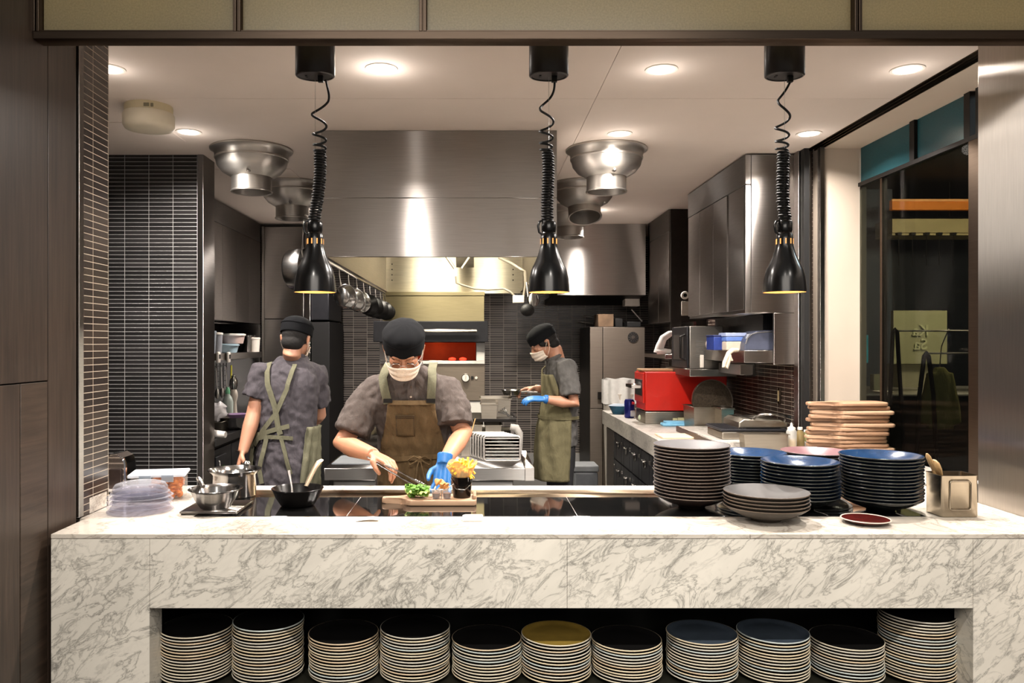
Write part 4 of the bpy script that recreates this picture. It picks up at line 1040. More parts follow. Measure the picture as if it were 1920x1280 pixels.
stack(1530, 3.22, .135, .050, 11, .0114, (pk_in,bl_rim,bl_out), pk_in, 'the mauve topped stack at the back between two blue ones')
stack(1651, 2.86, .139, .050, 14, .0116, (bl_in,bl_rim,bl_out), bl_in, 'the tall blue topped stack beside the steel caddy')
stack(1436, 2.70, .140, .052, 5, .0118, (gy_in,gy_rim,gy_out), gy_in, 'the low stack of grey bowls nearest the front edge', 'shallow_bowl', 'bowl')
sa = MB().lathe([(0,.002),(.04,.002),(.043,0),(.046,0),(.065,.007),(.077,.015),(.0765,.0165),(.070,.012),(.055,.007),(0,.006)], 40)
o = thing('saucer', 'small dark red saucer with a white rim near the front edge', 'saucer', (PX(1623,2.655), 2.655, CT+.0002))
sa.build('dish', glaze('oxblood_glaze', (64,18,16), .1), o)
MB().lathe([(.0768,.0145),(.0785,.0155),(.0765,.0178),(.0735,.0158)], 40).build('rim', glaze('white_rim', (206,186,172), .3), o)

# steel caddy with wooden spoons
cy = thing('utensil_caddy', 'square steel caddy of wooden spoons at the right end of the pass', 'caddy', (1.665, 2.79, CT))
b = MB(); hw, hd, hh = .065, .05, .142; r0 = .012
def rr(w_, d_, r_, z, n=4):
    out = []
    for cx, cy_, a0 in ((w_-r_,d_-r_,0),(-w_+r_,d_-r_,PI/2),(-w_+r_,-d_+r_,PI),(w_-r_,-d_+r_,1.5*PI)):
        for q in range(n+1): a = a0+PI/2*q/n; out.append((cx+r_*math.cos(a), cy_+r_*math.sin(a), z))
    return out
rings = [rr(hw-.004,hd-.004,.01,0), rr(hw,hd,r0,.004), rr(hw,hd,r0,hh), rr(hw+.002,hd+.002,r0,hh+.002), rr(hw-.002,hd-.002,r0-.002,hh+.002), rr(hw-.002,hd-.002,r0-.002,.004)]
vs = [[b.b.verts.new(p) for p in q] for q in rings]
for a, c_ in zip(vs, vs[1:]):
    for i in range(len(a)): b.b.faces.new((a[i], a[(i+1)%len(a)], c_[(i+1)%len(a)], c_[i]))
b.b.faces.new(vs[0]); b.b.faces.new(vs[-1])
M_cad = steel('caddy_steel', (172,162,146), .22, .3, 0, 10, tint2=.1)
b.build('box', M_cad, cy)
b = MB(); pts = rr(.036,.05,.010,0,5); b.tube([(p[0], -hd-.001, .075+p[1]) for p in pts]+[(pts[0][0], -hd-.001, .075+pts[0][1])], .0028, 8)
b.build('pressed_frame', M_cad, cy)
M_spoon = wood('spoon_wood', (150,118,76), (206,172,124), 'Z', .55)
for i, (bx, tp, w_, lb) in enumerate([(1.655,P(1738,850,2.80),.017,'long wooden spoon leaning left out of the steel caddy'),(1.66,P(1752,862,2.78),.026,'broad wooden spatula in front in the steel caddy'),(1.70,P(1771,887,2.76),.006,'thin wooden stick in the steel caddy')]):
    t = thing('wooden_spoon', lb, 'spoon', (bx+.01, 2.79, CT+.006))
    v = tp-Vector(t.location)
    MB().tube([(0,0,0), v*.55, v*.72], [.005,.006,.008 if i < 2 else .004], 8).build('handle', M_spoon, t)
    if i < 2:
        MB().tube([v*.66, v*.74, v*.84, v*.95, v*1.0], [.006, w_*.8, w_, w_*.92, w_*.4], 14, flat=.3).build('blade', M_spoon, t)

# wooden serving boards in a pile on the far worktop
M_bw = [wood('board_wood_%d' % i, a, b_, 'X', .55, 1.4, 14) for i, (a, b_) in enumerate([((128,96,72),(180,144,114)),((140,108,84),(192,158,128)),((118,88,64),(166,130,102))])]
half = [(.215,.0),(.205,.06),(.185,.078),(-.03,.08),(-.055,.07),(-.075,.035),(-.095,.022),(-.19,.024),(-.205,.015)]
pl = half+[(x_, -y_) for x_, y_ in reversed(half[1:])]
bms = []
for i, m in enumerate(M_bw):
    b = MB(); b.prism(pl, 0, .0195, 'Z', .0062); o_ = b.build('serving_board', m, smooth=50); bms.append(o_.data); bpy.data.objects.remove(o_)
bxc = PX(1586, 4.3)
for i in range(13):
    o = bpy.data.objects.new('serving_board', bms[i % 3]); COL.objects.link(o)
    o.location = (bxc+random.uniform(-.028,.030), 4.28+random.uniform(-.02,.02), CT+.0005+i*.0222); o.rotation_euler = (0,0,random.uniform(-.09,.09))
    tag(o, ['lowest','second','third','fourth','fifth','sixth','seventh','eighth','ninth','tenth','eleventh','twelfth','topmost'][i]+' wooden paddle board counted from the bottom of the board pile', 'board', 'wooden serving boards in the pile')
t = thing('clear_tub', 'round clear plastic tub behind the tall blue plate stack', 'tub', (PX(1648,3.75), 3.75, CT))
MB().lathe([(0,0),(.07,0),(.078,.085),(.081,.088),(.078,.09),(.069,.004),(0,.004)], 32).build('tub', M_clear, t)
t = thing('glass_jar', 'small clear glass jar left of the clear tub', 'jar', (PX(1590,3.7), 3.7, CT))
MB().lathe([(0,0),(.05,0),(.052,.07),(.054,.072),(.05,.07),(.048,.004),(0,.004)], 28).build('jar', M_clear, t)

# ================================================================ left of the pass
wtl = MB().box(-1.9, XL-.021, 2.947, YB, CT-.014, CT-.0003); wtl.build('worktop', M_marblet, ct, world=True)
M_lid = glassy('clear_lid', (222,222,228), .06, 1.5, .035)
for i in range(4):
    o = MB().lathe([(.110,0),(.112,.002),(.108,.004),(.104,.004),(.100,.016),(.094,.018),(.092,.034),(.084,.046),(.070,.05),(0,.051)], 48).build('dome_cover', M_lid)
    o.location = (PX(261,2.85), 2.86, CT+.0008+i*.0165); o.rotation_euler = (0,0,i*.7)
    tag(o, ['lowest','second','third','topmost'][i]+' clear plastic dome lid counted up the stack at the left of the pass', 'lid', 'clear dome lids stacked at the left')
bx = thing('food_container', 'clear lidded container of orange slices at the left of the pass', 'container', (PX(303,3.12), 3.10, CT), rz=.22)
MB().prism([(-.095,-.065),(.095,-.065),(.095,.065),(-.095,.065)], .001, .088, 'Z', .008).build('box', glassy('container_wall', (232,228,224), .08, 1.45, .08), bx)
b = MB()
for i in range(190):
    b.ball((random.uniform(-.02,.080), random.uniform(-.052,.052), random.uniform(.010,.076)), (.013,.011,.006), 8, rot=Matrix.Rotation(random.uniform(0,3),3,'X') @ Matrix.Rotation(random.uniform(0,3),3,'Z'))
tag(b.build('orange_filling', plain('orange_filling', (216,122,34), .4, var=.35, scale=60), bx), kind='stuff')
MB().box(-.105,.105,-.074,.074,.088,.100,.005).build('lid', glassy('milky_lid', (220,224,230), .25, 1.45, .5), bx)
b = MB(); 
for sx_ in (-1,1): b.box(sx_*.04-.022,sx_*.04+.022,-.079,-.073,.07,.098,.002)
b.build('clasp', M_tub, bx)['kind'] = 'stuff'
ch = thing('chrome_dispenser', 'curved chrome dispenser beside the tiled pier at the left', 'dispenser', (-1.44, 3.22, CT))
pr = [(-.05,0),(-.052,.10),(-.045,.135),(-.02,.158),(.01,.16),(.035,.145),(.045,.12),(.047,0)]
MB().prism(pr, -.05, .05, 'Y', .008).build('body', plain('chrome', (200,200,204), .06, 1), ch)
MB().box(-.02,.03,-.06,-.05,.02,.10,.004).build('front_flap', plain('smoky_flap', (70,60,58), .15, .6), ch)
sc_ = thing('hob_trivet', 'flat steel trivet under the small steel bowl', 'trivet', (PX(405,2.86), 2.86, CT+.001))
MB().box(-.10,.10,-.085,.12,.004,.012,.002).build('plate', M_steel, sc_)
b = MB()
for x_ in (-.09,.09): b.box(x_-.006,x_+.006,-.08,.115,0,.004)
b.build('foot_rail', M_dark, sc_)
t = thing('steel_bowl', 'small flared steel bowl nearest the front left', 'bowl', (PX(404,2.84), 2.84, CT+.0135))
MB().lathe([(0,.001),(.048,0),(.052,.003),(.070,.03),(.083,.06),(.091,.068),(.094,.068),(.093,.070),(.089,.0695),(.080,.060),(.066,.031),(.048,.006),(0,.004)], 48).build('bowl', M_pan, t)
MB().tube([(-.055,.035,.068),(-.075,.06,.085),(-.088,.075,.092)], .008, 8).build('spoon_handle', M_steel, t)
t = thing('saucepan', 'steel saucepan with a flared rim behind the small steel bowl', 'saucepan', (PX(440,3.13), 3.13, CT+.001))
MB().lathe([(0,.001),(.078,0),(.082,.004),(.083,.085),(.090,.092),(.101,.103),(.103,.103),(.102,.105),(.098,.104),(.086,.093),(.080,.086),(.079,.006),(0,.004)], 48).build('pan', M_pan, t)
MB().lathe([(.0,.0),(.016,.0),(.012,.012),(.016,.022),(.009,.032),(0,.034)], 16, c=(.03,.06,.095)).build('knob', M_pan, t)
M_fry = plain('frying_pan_black', (22,20,19), .25, .5, spec=.7)
t = thing('frying_pan', 'black frying pan with a pale metal handle on the glass hob', 'pan', (PX(558,2.94), 2.94, CT+.0015))
MB().lathe([(0,.001),(.055,0),(.062,.004),(.080,.032),(.092,.060),(.0955,.064),(.094,.066),(.090,.061),(.077,.034),(.058,.008),(0,.006)], 48).build('pan', M_fry, t)
MB().tube([(.012,.085,.055),(.02,.10,.075),(.036,.13,.115),(.05,.145,.138),(.062,.155,.146)], [.010,.011,.012,.014,.008], 10, flat=.35).build('handle', plain('pale_metal', (196,176,150), .3, .8), t)
sp = thing('spoon', 'steel spoon standing in the black frying pan', 'spoon', (PX(548,2.94), 2.95, CT+.014))
MB().tube([(0,0,0),(-.012,.03,.05),(-.03,.06,.105)], [.005,.0035,.0065], 8, flat=.4).build('handle', M_steel, sp)
MB().ball((.006,-.012,-.0), (.016,.02,.005), 12).build('bowl', M_steel, sp)

# ---- the plated dish on its paddle board
bd = thing('paddle_board', 'light wooden paddle board with the dish in front of the chef', 'board', (PX(826,2.99), 2.99, CT+.0012))
half = [(.135,.055),(.128,.065),(-.105,.066),(-.125,.055),(-.14,.026),(-.155,.018),(-.205,.02),(-.218,.012)]
pl = half+[(x_, -y_) for x_, y_ in reversed(half)]
MB().prism(pl, 0, .022, 'Z', .005).build('board', M_bw[1], bd, smooth=50)
MB().box(.122,.134,-.05,.05,.0222,.036,.003).build('raised_end', M_bw[0], bd)
BT = CT+.0242
sal = thing('green_salad', 'curly green salad on the left of the paddle board', 'salad', (PX(784,2.98), 2.97, BT))
def leaf(b, c, r, seed, up=.5):
    rnd = random.Random(seed); a = rnd.uniform(0,6.28); el = rnd.uniform(-.1,2.2)*up
    M_ = Matrix.Translation(c) @ Matrix.Rotation(a,4,'Z') @ Matrix.Rotation(-el,4,'Y')
    def fn(u, v):
        x = u*r; wd = r*.75*math.sin(PI*(u*.86+.07))**.45; y = (v-.5)*2*wd
        return M_ @ Vector((x, y, .35*r*math.sin(u*2.6)+.006*math.sin(v*9+seed+u*4)*abs(v-.5)*2+.003*math.sin(u*17+v*9)))
    b.grid(fn, 10, 10)
M_leaf = plain('salad_leaf', (84,128,30), .4, var=.45, scale=60)
M_leaf2 = plain('pale_leaf', (180,196,110), .4, var=.3, scale=50)
for nm, m, n_, s0 in (('leaves', M_leaf, 20, 1), ('pale_leaves', M_leaf2, 5, 77)):
    b = MB(); rnd = random.Random(s0)
    for q in range(n_): leaf(b, Vector((rnd.uniform(-.030,.030), rnd.uniform(-.025,.025), rnd.uniform(.002,.024))), rnd.uniform(.022,.036), s0+q)
    o = b.build(nm, m, sal, smooth=80); o['kind'] = 'stuff'; s_ = o.modifiers.new('s','SOLIDIFY'); s_.thickness = .0007
rk = thing('wire_stand', 'wire stand with two clear sauce pots on the paddle board', 'stand', (PX(828,2.96), 2.955, BT))
for sx_ in (-.02,.02):
    MB().lathe([(0,0),(.014,0),(.018,.028),(.019,.029),(.016,.027),(.0125,.003),(0,.003)], 20, c=(sx_,0,.001)).build('sauce_pot', M_clear, rk)
    MB().lathe([(0,.0035),(.0125,.0035),(.0145,.02),(0,.021)], 16, c=(sx_,0,.0)).build('sauce', plain('sauce_brown', (128,84,52), .4), rk)
b = MB(); b.tube([(-.045,0,.034),(-.02,-.018,.034),(0,-.01,.034),(.02,-.018,.036),(.045,-.005,.055)], .0018, 6); b.tube([(.0,-.012,.0),(.0,-.012,.034)], .0018, 6)
b.build('wire', M_steeld, rk)
bg = thing('fried_pieces', 'golden fried pieces heaped behind the sauce pots', 'food', (PX(828,3.03), 3.025, BT))
rnd = random.Random(4)
for q in range(7):
    b = MB(); w_ = rnd.uniform(.014,.020); b.prism([(-w_,-.010),(w_*.9,-.012),(w_*rnd.uniform(-.4,.5),.018)], -.005, .005, 'Z', .003)
    bmesh.ops.subdivide_edges(b.b, edges=b.b.edges, cuts=2, use_grid_fill=True)
    for v in b.b.verts: v.co += v.co.normalized()*.005*mnoise.noise(v.co*90+Vector((q,0,0)))
    o = b.build('fried_piece', plain('fried_crust', (196,142,84), .6, var=.35, scale=60), bg, smooth=80); o.location = (rnd.uniform(-.022,.022), rnd.uniform(-.012,.012), .012+.009*q*.75); o.rotation_euler = (rnd.uniform(-1,1), rnd.uniform(-1,1), rnd.uniform(0,3))
fc_ = thing('fries_cup', 'dark metal cup with a wire handle at the right of the paddle board', 'cup', (PX(866,2.99), 2.985, BT))
MB().lathe([(0,0),(.032,0),(.0335,.003),(.039,.076),(.041,.078),(.038,.077),(.032,.004),(0,.004)], 36).build('cup', plain('gunmetal', (52,48,46), .16, .9), fc_)
MB().tube([(-.04,0,.072),(-.038,-.02,.055),(-.02,-.04,.036),(.012,-.042,.034),(.034,-.024,.05),(.040,0,.072)], .0017, 6).build('wire_handle', M_steel, fc_)
fr2 = thing('paper_liner', 'translucent paper cone around the fries in the cup', 'paper', (PX(866,2.99), 2.985, BT+.072))
b = MB(); b.grid(lambda u, v_: ((.034+.024*v_)*math.cos(2*PI*u), (.034+.02*v_)*math.sin(2*PI*u), .004+.048*v_+.012*v_*math.sin(2*PI*u*3+1)), 48, 6, closed=True)
b.build('paper', glassy('greased_paper', (240,214,160), .5, 1.3, .35), fr2, smooth=80)
M_fries = plain('french_fry', (238,186,62), .5, var=.22, scale=50)
rnd = random.Random(11)
for q in range(64):
    a = rnd.uniform(0,2*PI); r_ = .036*math.sqrt(rnd.random()); ln_ = rnd.uniform(.045,.07)
    b = MB(); b.box(-.0036,.0036,-.0036,.0036,-ln_/2,ln_/2,.0009,1)
    for v in b.b.verts: v.co.x += .1*(v.co.z**2)*8
    o = b.build('french_fry', M_fries)
    lay = rnd.random()
    o.location = Vector(fr2.location)+Vector((r_*math.cos(a), r_*math.sin(a)*.85, .012+.045*lay*(1-(r_/.05)**2)+.004))
    tl_ = rnd.uniform(.2,.75) if lay < .6 else rnd.uniform(.5,1.5)
    o.rotation_euler = (tl_*math.sin(-a), tl_*math.cos(a), rnd.uniform(0,3))
    tag(o, 'golden french fry in the paper lined cup beside the blue glove', 'french fry', 'fries heaped in the cup')
for (px, lb) in ((690,'white paper slip on the front edge left of the paddle board'),(886,'white paper slip on the front edge below the fries')):
    d = 2.70; t = thing('paper_slip', lb, 'paper', (PX(px,d), d, CT+.0003))
    b = MB(); r_ = .036
    if px < 800: b.grid(lambda u, v_: ((u-.5)*.078, (v_-.5)*.05, .001+.006*max(0,math.sin(u*2.4))), 12, 2)
    else: b.prism([(-.034,.0),(-.034,.011),(-.026,.014),(.034,.014),(.036,.008),(.034,.0)], -.02, .026, 'Y', .001)
    o = b.build('paper', plain('white_paper', (232,226,216), .8, var=.02), t)
    if px < 800: o.modifiers.new('s','SOLIDIFY').thickness = .0006
# ================================================================ people
def skinmat(name, rgb):
    t = NT(name); c = lin(rgb); n = t.noise(t.coord(), 14, 4, .6)
    t.set(Base_Color=t.ramp(n, [(.3, tuple(x*.88 for x in c[:3])+(1,)), (.7, c)]), Roughness=.48)
    t.b.inputs['Subsurface Weight'].default_value = .12; t.b.inputs['Subsurface Radius'].default_value = (.012,.004,.002)
    t.m.name = name; return t.m
def cloth(name, rgb, var=.18, scale=9, weave=350, bump=.35):
    t = NT(name); c = lin(rgb); v = t.coord(); n = t.noise(t.coord(scale=(1.6,1.6,.6)), scale*1.6, 3, .55, .5); f = t.noise(v, weave, 2, .5)
    col = t.ramp(n, [(.3, tuple(x*(1-var) for x in c[:3])+(1,)), (.7, tuple(min(1,x*(1+var)) for x in c[:3])+(1,))])
    t.set(Base_Color=t.mix(.35, col, t.ramp(f, [(.3, tuple(x*.6 for x in c[:3])+(1,)), (.7, tuple(min(1,x*1.35) for x in c[:3])+(1,))])), Roughness=.92)
    t.b.inputs['Specular IOR Level'].default_value = .2
    t.bump(t.math('ADD', t.math('MULTIPLY', f, .05), n), bump, .03); return t.m
SK = skinmat('skin', (182,128,98)); SK2 = skinmat('skin_far', (180,130,104))
SH1 = cloth('grey_brown_shirt', (82,74,70)); SH2 = cloth('slate_shirt', (72,68,72)); SH3 = cloth('grey_shirt', (84,82,80))
AP1 = cloth('olive_apron', (98,80,56), .22); AP2 = cloth('sage_apron', (100,98,80)); AP3 = cloth('olive_apron_far', (100,94,70), .2)
M_hat = cloth('black_hat', (9,10,13), .2, 5, 300, .08); M_hair = plain('black_hair', (20,17,15), .85, var=.3, scale=90, bump=.6)
M_mask = cloth('white_mask', (232,214,196), .03, 20, 300, .15); M_glove = plain('blue_glove', (42,104,168), .4, var=.12, scale=40, bump=.2)
M_trou = cloth('dark_trousers', (48,48,50))
def fuse(o, vox, smooth=3, disp=None, seed=0):
    m = o.modifiers.new('remesh', 'REMESH'); m.mode = 'VOXEL'; m.voxel_size = vox; m.use_smooth_shade = True
    if smooth: s_ = o.modifiers.new('smooth', 'SMOOTH'); s_.iterations = smooth; s_.factor = .5
    if disp:
        for q, (sc, st) in enumerate(disp):
            tx = bpy.data.textures.new('folds', 'CLOUDS' if q else 'MARBLE'); tx.noise_scale = sc
            if q == 0: tx.turbulence = 9; tx.noise_depth = 1
            d_ = o.modifiers.new('folds', 'DISPLACE'); d_.texture = tx; d_.strength = st; d_.mid_level = .5; d_.texture_coords = 'LOCAL'
    return o
class Torso:
    def __init__(s, rings, p=2.4): s.r = rings; s.p = p
    def at(s, z):
        r = s.r
        if z <= r[0][0]: return r[0][1:]
        for a, b in zip(r, r[1:]):
            if z <= b[0]:
                t = (z-a[0])/(b[0]-a[0]); t = t*t*(3-2*t)*.5+t*.5
                return tuple(x*(1-t)+y*t for x, y in zip(a[1:], b[1:]))
        return r[-1][1:]
    def pt(s, z, th, off=0):   # th=0 front (-y), +90 = +x
        cx, cy, rx, ry = s.at(z); sn, cs = math.sin(th), math.cos(th); e = 2/s.p
        x = math.copysign(abs(sn)**e, sn)*(rx+off); y = -math.copysign(abs(cs)**e, cs)*(ry+off)
        return Vector((cx+x, cy+y, z))
    def front(s, x, z, off=0, back=False):
        cx, cy, rx, ry = s.at(z); rx += off; ry += off
        u = min(.999, abs((x-cx)/rx)); y = ry*(1-u**s.p)**(1/s.p)
        return Vector((x, cy+y if back else cy-y, z))
    def loft(s, b, z0, z1, n=24, seg=40, off=0):
        rings = [[b.b.verts.new(s.pt(z0+(z1-z0)*i/n, 2*PI*k_/seg, off)) for k_ in range(seg)] for i in range(n+1)]
        for a, c_ in zip(rings, rings[1:]):
            for k_ in range(seg): b.b.faces.new((a[k_], a[(k_+1)%seg], c_[(k_+1)%seg], c_[k_]))
        b.b.faces.new(list(reversed(rings[0]))); b.b.faces.new(rings[-1])
def headM(c, yaw, pitch, roll=0): # local head frame: face to -y
    return Matrix.Translation(c) @ Matrix.Rotation(yaw,4,'Z') @ Matrix.Rotation(roll,4,'Y') @ Matrix.Rotation(pitch,4,'X')
def head_shapes(b, M):
    def bl(c, r, seg=20): b.ball(M @ Vector(c), r, seg, rot=M.to_3x3())
    bl((0,.012,.035), (.076,.094,.088), 28)
    bl((0,-.012,-.03), (.062,.076,.078), 24)
    bl((0,-.045,-.075), (.034,.034,.028))
    bl((-.036,-.05,-.02), (.026,.026,.028)); bl((.036,-.05,-.02), (.026,.026,.028))
    bl((0,-.078,.022), (.05,.014,.014))
    b.tube([M @ Vector((0,-.082,.012)), M @ Vector((0,-.094,-.01)), M @ Vector((0,-.104,-.028)), M @ Vector((0,-.088,-.036))], [.008,.010,.014,.010], 10)
    bl((-.013,-.092,-.031), (.009,.011,.008), 10); bl((.013,-.092,-.031), (.009,.011,.008), 10)
    bl((0,-.082,-.058), (.024,.012,.007), 12); bl((0,-.08,-.067), (.02,.012,.007), 12)
    for s_ in (-1,1):
        bl((s_*.03,-.072,-.002), (.017,.012,.012), 12)
        b.tube([M @ Vector((s_*.074,.012,-.03)), M @ Vector((s_*.082,.022,-.01)), M @ Vector((s_*.086,.028,.012)), M @ Vector((s_*.080,.014,.022)), M @ Vector((s_*.074,.006,.008))], [.007,.009,.009,.008,.006], 10)
def head_parts(root, M, glasses=True, earring=False):
    # brows, lashes, hair, hat, mask
    def W(v): return M @ Vector(v)
    b = MB()
    for s_ in (-1,1):
        MB().tube([W((s_*.014,-.088,.016)), W((s_*.03,-.086,.021)), W((s_*.048,-.074,.015))], [.002,.003,.0015], 8).build('eyebrow', M_hair, root)

    for s_ in (-1,1): MB().tube([W((s_*.016,-.083,-.006)), W((s_*.03,-.0845,-.010)), W((s_*.044,-.077,-.006))], [.0012,.002,.0012], 8).build('eyelash', M_hair, root)
    b = MB(); b.ball(W((0,.020,.028)), (.080,.094,.085), 28, rot=M.to_3x3()); b.ball(W((0,.055,-.03)), (.066,.055,.05), 20, rot=M.to_3x3())
    for s_ in (-1,1): b.ball(W((s_*.070,-.018,.018)), (.012,.022,.03), 12, rot=M.to_3x3())
    fuse(b.build('hair', M_hair, root), .005, 3)
    # hat: band and pleated crown
    b = MB(); n = 56
    prof = [(.0,.134,0),(.30,.131,1),(.6,.122,1),(.85,.108,1),(.97,.092,1),(1.01,.082,.3),(.995,.078,0),(1.0,.060,0),(1.0,.030,0),(.985,.024,0)]
    rings = []
    for r_, z, pl_ in prof:
        if r_ == 0: rings.append([b.b.verts.new(W((0,.016,z)))]); continue
        rings.append([b.b.verts.new(W(((r_+.018*pl_*math.sin(9*2*PI*i/n+r_*4))*.0905*math.sin(2*PI*i/n), .014-(r_+.018*pl_*math.sin(9*2*PI*i/n+r_*4))*.106*math.cos(2*PI*i/n), z-.014*(math.cos(2*PI*i/n)*.0+ -math.cos(2*PI*i/n))*(-1 if z < .08 else 0)*.4 ))) for i in range(n)])
    for a, c_ in zip(rings, rings[1:]):
        for i in range(n):
            j = (i+1) % n
            if len(a) == 1: b.b.faces.new((a[0], c_[j], c_[i]))
            else: b.b.faces.new((a[i], a[j], c_[j], c_[i]))
    o = b.build('hat', M_hat, root, smooth=80)
    s_ = o.modifiers.new('t','SOLIDIFY'); s_.thickness = .003; s_.offset = 0
    sb_ = o.modifiers.new('sub','SUBSURF'); sb_.levels = sb_.render_levels = 1
    pts_ = [W((.0925*math.sin(2*PI*i/n), .014-.1085*math.cos(2*PI*i/n), .0775-.0056*math.cos(2*PI*i/n))) for i in range(n+1)]
    MB().tube(pts_, .0017, 6).build('hat_seam', M_hat, root)
    # mask hugging nose, cheeks and chin
    def mk(u, v):
        a = (u-.5)*2*1.32; z = -.022-.078*v
        fr_ = .113-.014*abs(v-.3)-.03*max(0, v-.75)/.25
        if abs(a) < .9: z += .012*(1-abs(a)/.9)*(1-v)
        rx = .074-.018*v; ry = fr_
        taper = 1-.28*(abs(a)/1.32)**3
        zc = -.060; z = zc+(z-zc)*taper
        pl_ = .0022*math.sin(v*PI*6)*math.cos(a)
        return W(((rx+.006+pl_)*math.sin(a), .0-(ry+.006+pl_)*math.cos(a)**.85 if math.cos(a) > 0 else 0, z))
    b = MB(); b.grid(mk, 28, 16)
    o = b.build('face_mask', M_mask, root, smooth=80); s_ = o.modifiers.new('t','SOLIDIFY'); s_.thickness = .0018
    b = MB()
    for s_ in (-1,1):
        b.tube([W((s_*.073,-.02,-.04)), W((s_*.082,.002,-.01)), W((s_*.088,.022,.02))], .0012, 6)
        b.tube([W((s_*.066,-.02,-.078)), W((s_*.080,.006,-.05)), W((s_*.086,.026,-.018))], .0012, 6)
    b.build('mask_loops', M_mask, root)
    if glasses:
        b = MB()
        for s_ in (-1,1):
            b.tube([W((s_*.031+.019*math.cos(q*PI/8), -.101+.003*abs(math.cos(q*PI/8)), -.012+.015*math.sin(q*PI/8))) for q in range(17)], .0011, 6)
            b.tube([W((s_*.050,-.098,-.008)), W((s_*.078,-.04,.0)), W((s_*.084,.012,.006))], .0011, 6)
        b.tube([W((-.012,-.102,-.008)), W((0,-.106,-.005)), W((.012,-.102,-.008))], .0011, 6)
        b.build('glasses', M_alu, root)
def hand(b, wrist, direc, palmn, curls, side=1, s=1.0, spread=.0, thumbc=.5, rf=.0080):
    # wrist point, pointing direction, palm normal (faces what it holds), per-finger curl in radians, side: thumb to +/- lateral
    d = Vector(direc).normalized(); n = Vector(palmn); n = (n-d*n.dot(d)).normalized(); l = d.cross(n)*side
    w_ = Vector(wrist)
    b.tube([w_-d*.01, w_+d*.03*s, w_+d*.06*s, w_+d*.085*s], [.024*s,.030*s,.036*s,.034*s], 14, flat=.48) if False else None
    for off, rr_ in ((-.030,.0115),(-.010,.0125),(.010,.0125),(.030,.0118)):
        b.tube([w_+l*off*.6*s, w_+d*.045*s+l*off*.9*s, w_+d*.088*s+l*off*s], [rr_*1.25*s, rr_*1.15*s, rr_*.9*s], 10)
    lens = [(.036,.024,.020),(.042,.027,.021),(.039,.025,.020),(.030,.020,.017)]
    for f, (off, cu) in enumerate(zip((.030,.0102,-.0102,-.030), curls)):
        p = w_+d*.086*s+l*off*s; ang = cu*.45; pts = [p]; dd = d
        for j, ln in enumerate(lens[f]):
            dirj = (d*math.cos(ang)+n*math.sin(ang)+l*spread*(1.5-f)*.12).normalized()
            p = p+dirj*ln*s; pts.append(p); ang += cu*(.55 if j == 0 else .4)
        b.tube(pts, [rf*1.1*s, rf*1.02*s, rf*.95*s, rf*.78*s], 10)
        b.ball(pts[-1], rf*.78*s, 8)
    t0 = w_+d*.022*s+l*.024*s
    tp = [t0, t0+(d*.55+l*.65+n*.35).normalized()*.034*s]
    tp.append(tp[-1]+(d*.85+l*(.35-thumbc*.5)+n*(.3+thumbc*.5)).normalized()*.030*s)
    tp.append(tp[-1]+(d*.9+l*(.1-thumbc*.6)+n*(.2+thumbc*.6)).normalized()*.024*s)
    b.tube(tp, [.014*s,.0125*s,.0105*s,.0085*s], 10); b.ball(tp[-1], .0085*s, 8)

class Person:
    def __init__(s, label, x, y, rz):
        s.r = thing('person', label, 'person', (x, y, 0), rz); s.M = Matrix.Translation((x,y,0)) @ Matrix.Rotation(rz,4,'Z'); s.I = s.M.inverted()
    def L(s, px, py, d): return s.I @ P(px, py, d)
    def Lw(s, v): return s.I @ Vector(v)
    def dirL(s, v): return s.I.to_3x3() @ Vector(v)
def sheet(root, name, mat, fn, nu, nv, th=.003, disp=None):
    b = MB(); b.grid(fn, nu, nv); o = b.build(name, mat, root, smooth=80)
    if disp:
        tx = bpy.data.textures.new('folds', 'CLOUDS'); tx.noise_scale = disp[0]; d_ = o.modifiers.new('folds','DISPLACE'); d_.texture = tx; d_.strength = disp[1]; d_.texture_coords = 'LOCAL'
    s_ = o.modifiers.new('t','SOLIDIFY'); s_.thickness = th; s_.offset = 1
    return o
def strap(root, name, mat, pts, w_, th=.0022):
    # pts: list of (point, outward normal)
    b = MB(); L_ = []
    for i, (p, n) in enumerate(pts):
        t = (pts[min(i+1,len(pts)-1)][0]-pts[max(i-1,0)][0]).normalized(); s_ = t.cross(n).normalized()
        L_.append([b.b.verts.new(p+s_*w_+n*0), b.b.verts.new(p+s_*w_+n*th), b.b.verts.new(p-s_*w_+n*th), b.b.verts.new(p-s_*w_)])
    for a, c_ in zip(L_, L_[1:]):
        for k_ in range(4): b.b.faces.new((a[k_], a[(k_+1)%4], c_[(k_+1)%4], c_[k_]))
    b.b.faces.new(L_[0]); b.b.faces.new(L_[-1])
    return b.build(name, mat, root)
def legs(b, T, rx, y, z1, spread=.09, foot=True):
    for s_ in (-1,1):
        b.tube([(s_*spread*.8, y, z1), (s_*spread, y, z1*.55), (s_*spread, y+.01, .10), (s_*spread, y+.01, .03)], [.10,.075,.055,.05], 16)
def shoes(root, y, spread=.09):
    for s_ in (-1,1):
        b = MB(); b.ball((s_*spread,y-.06,.035), (.045,.13,.035), 18); b.ball((s_*spread,y+.01,.05), (.042,.06,.05), 14)
        fuse(b.build('shoe', M_black, root), .006, 2)

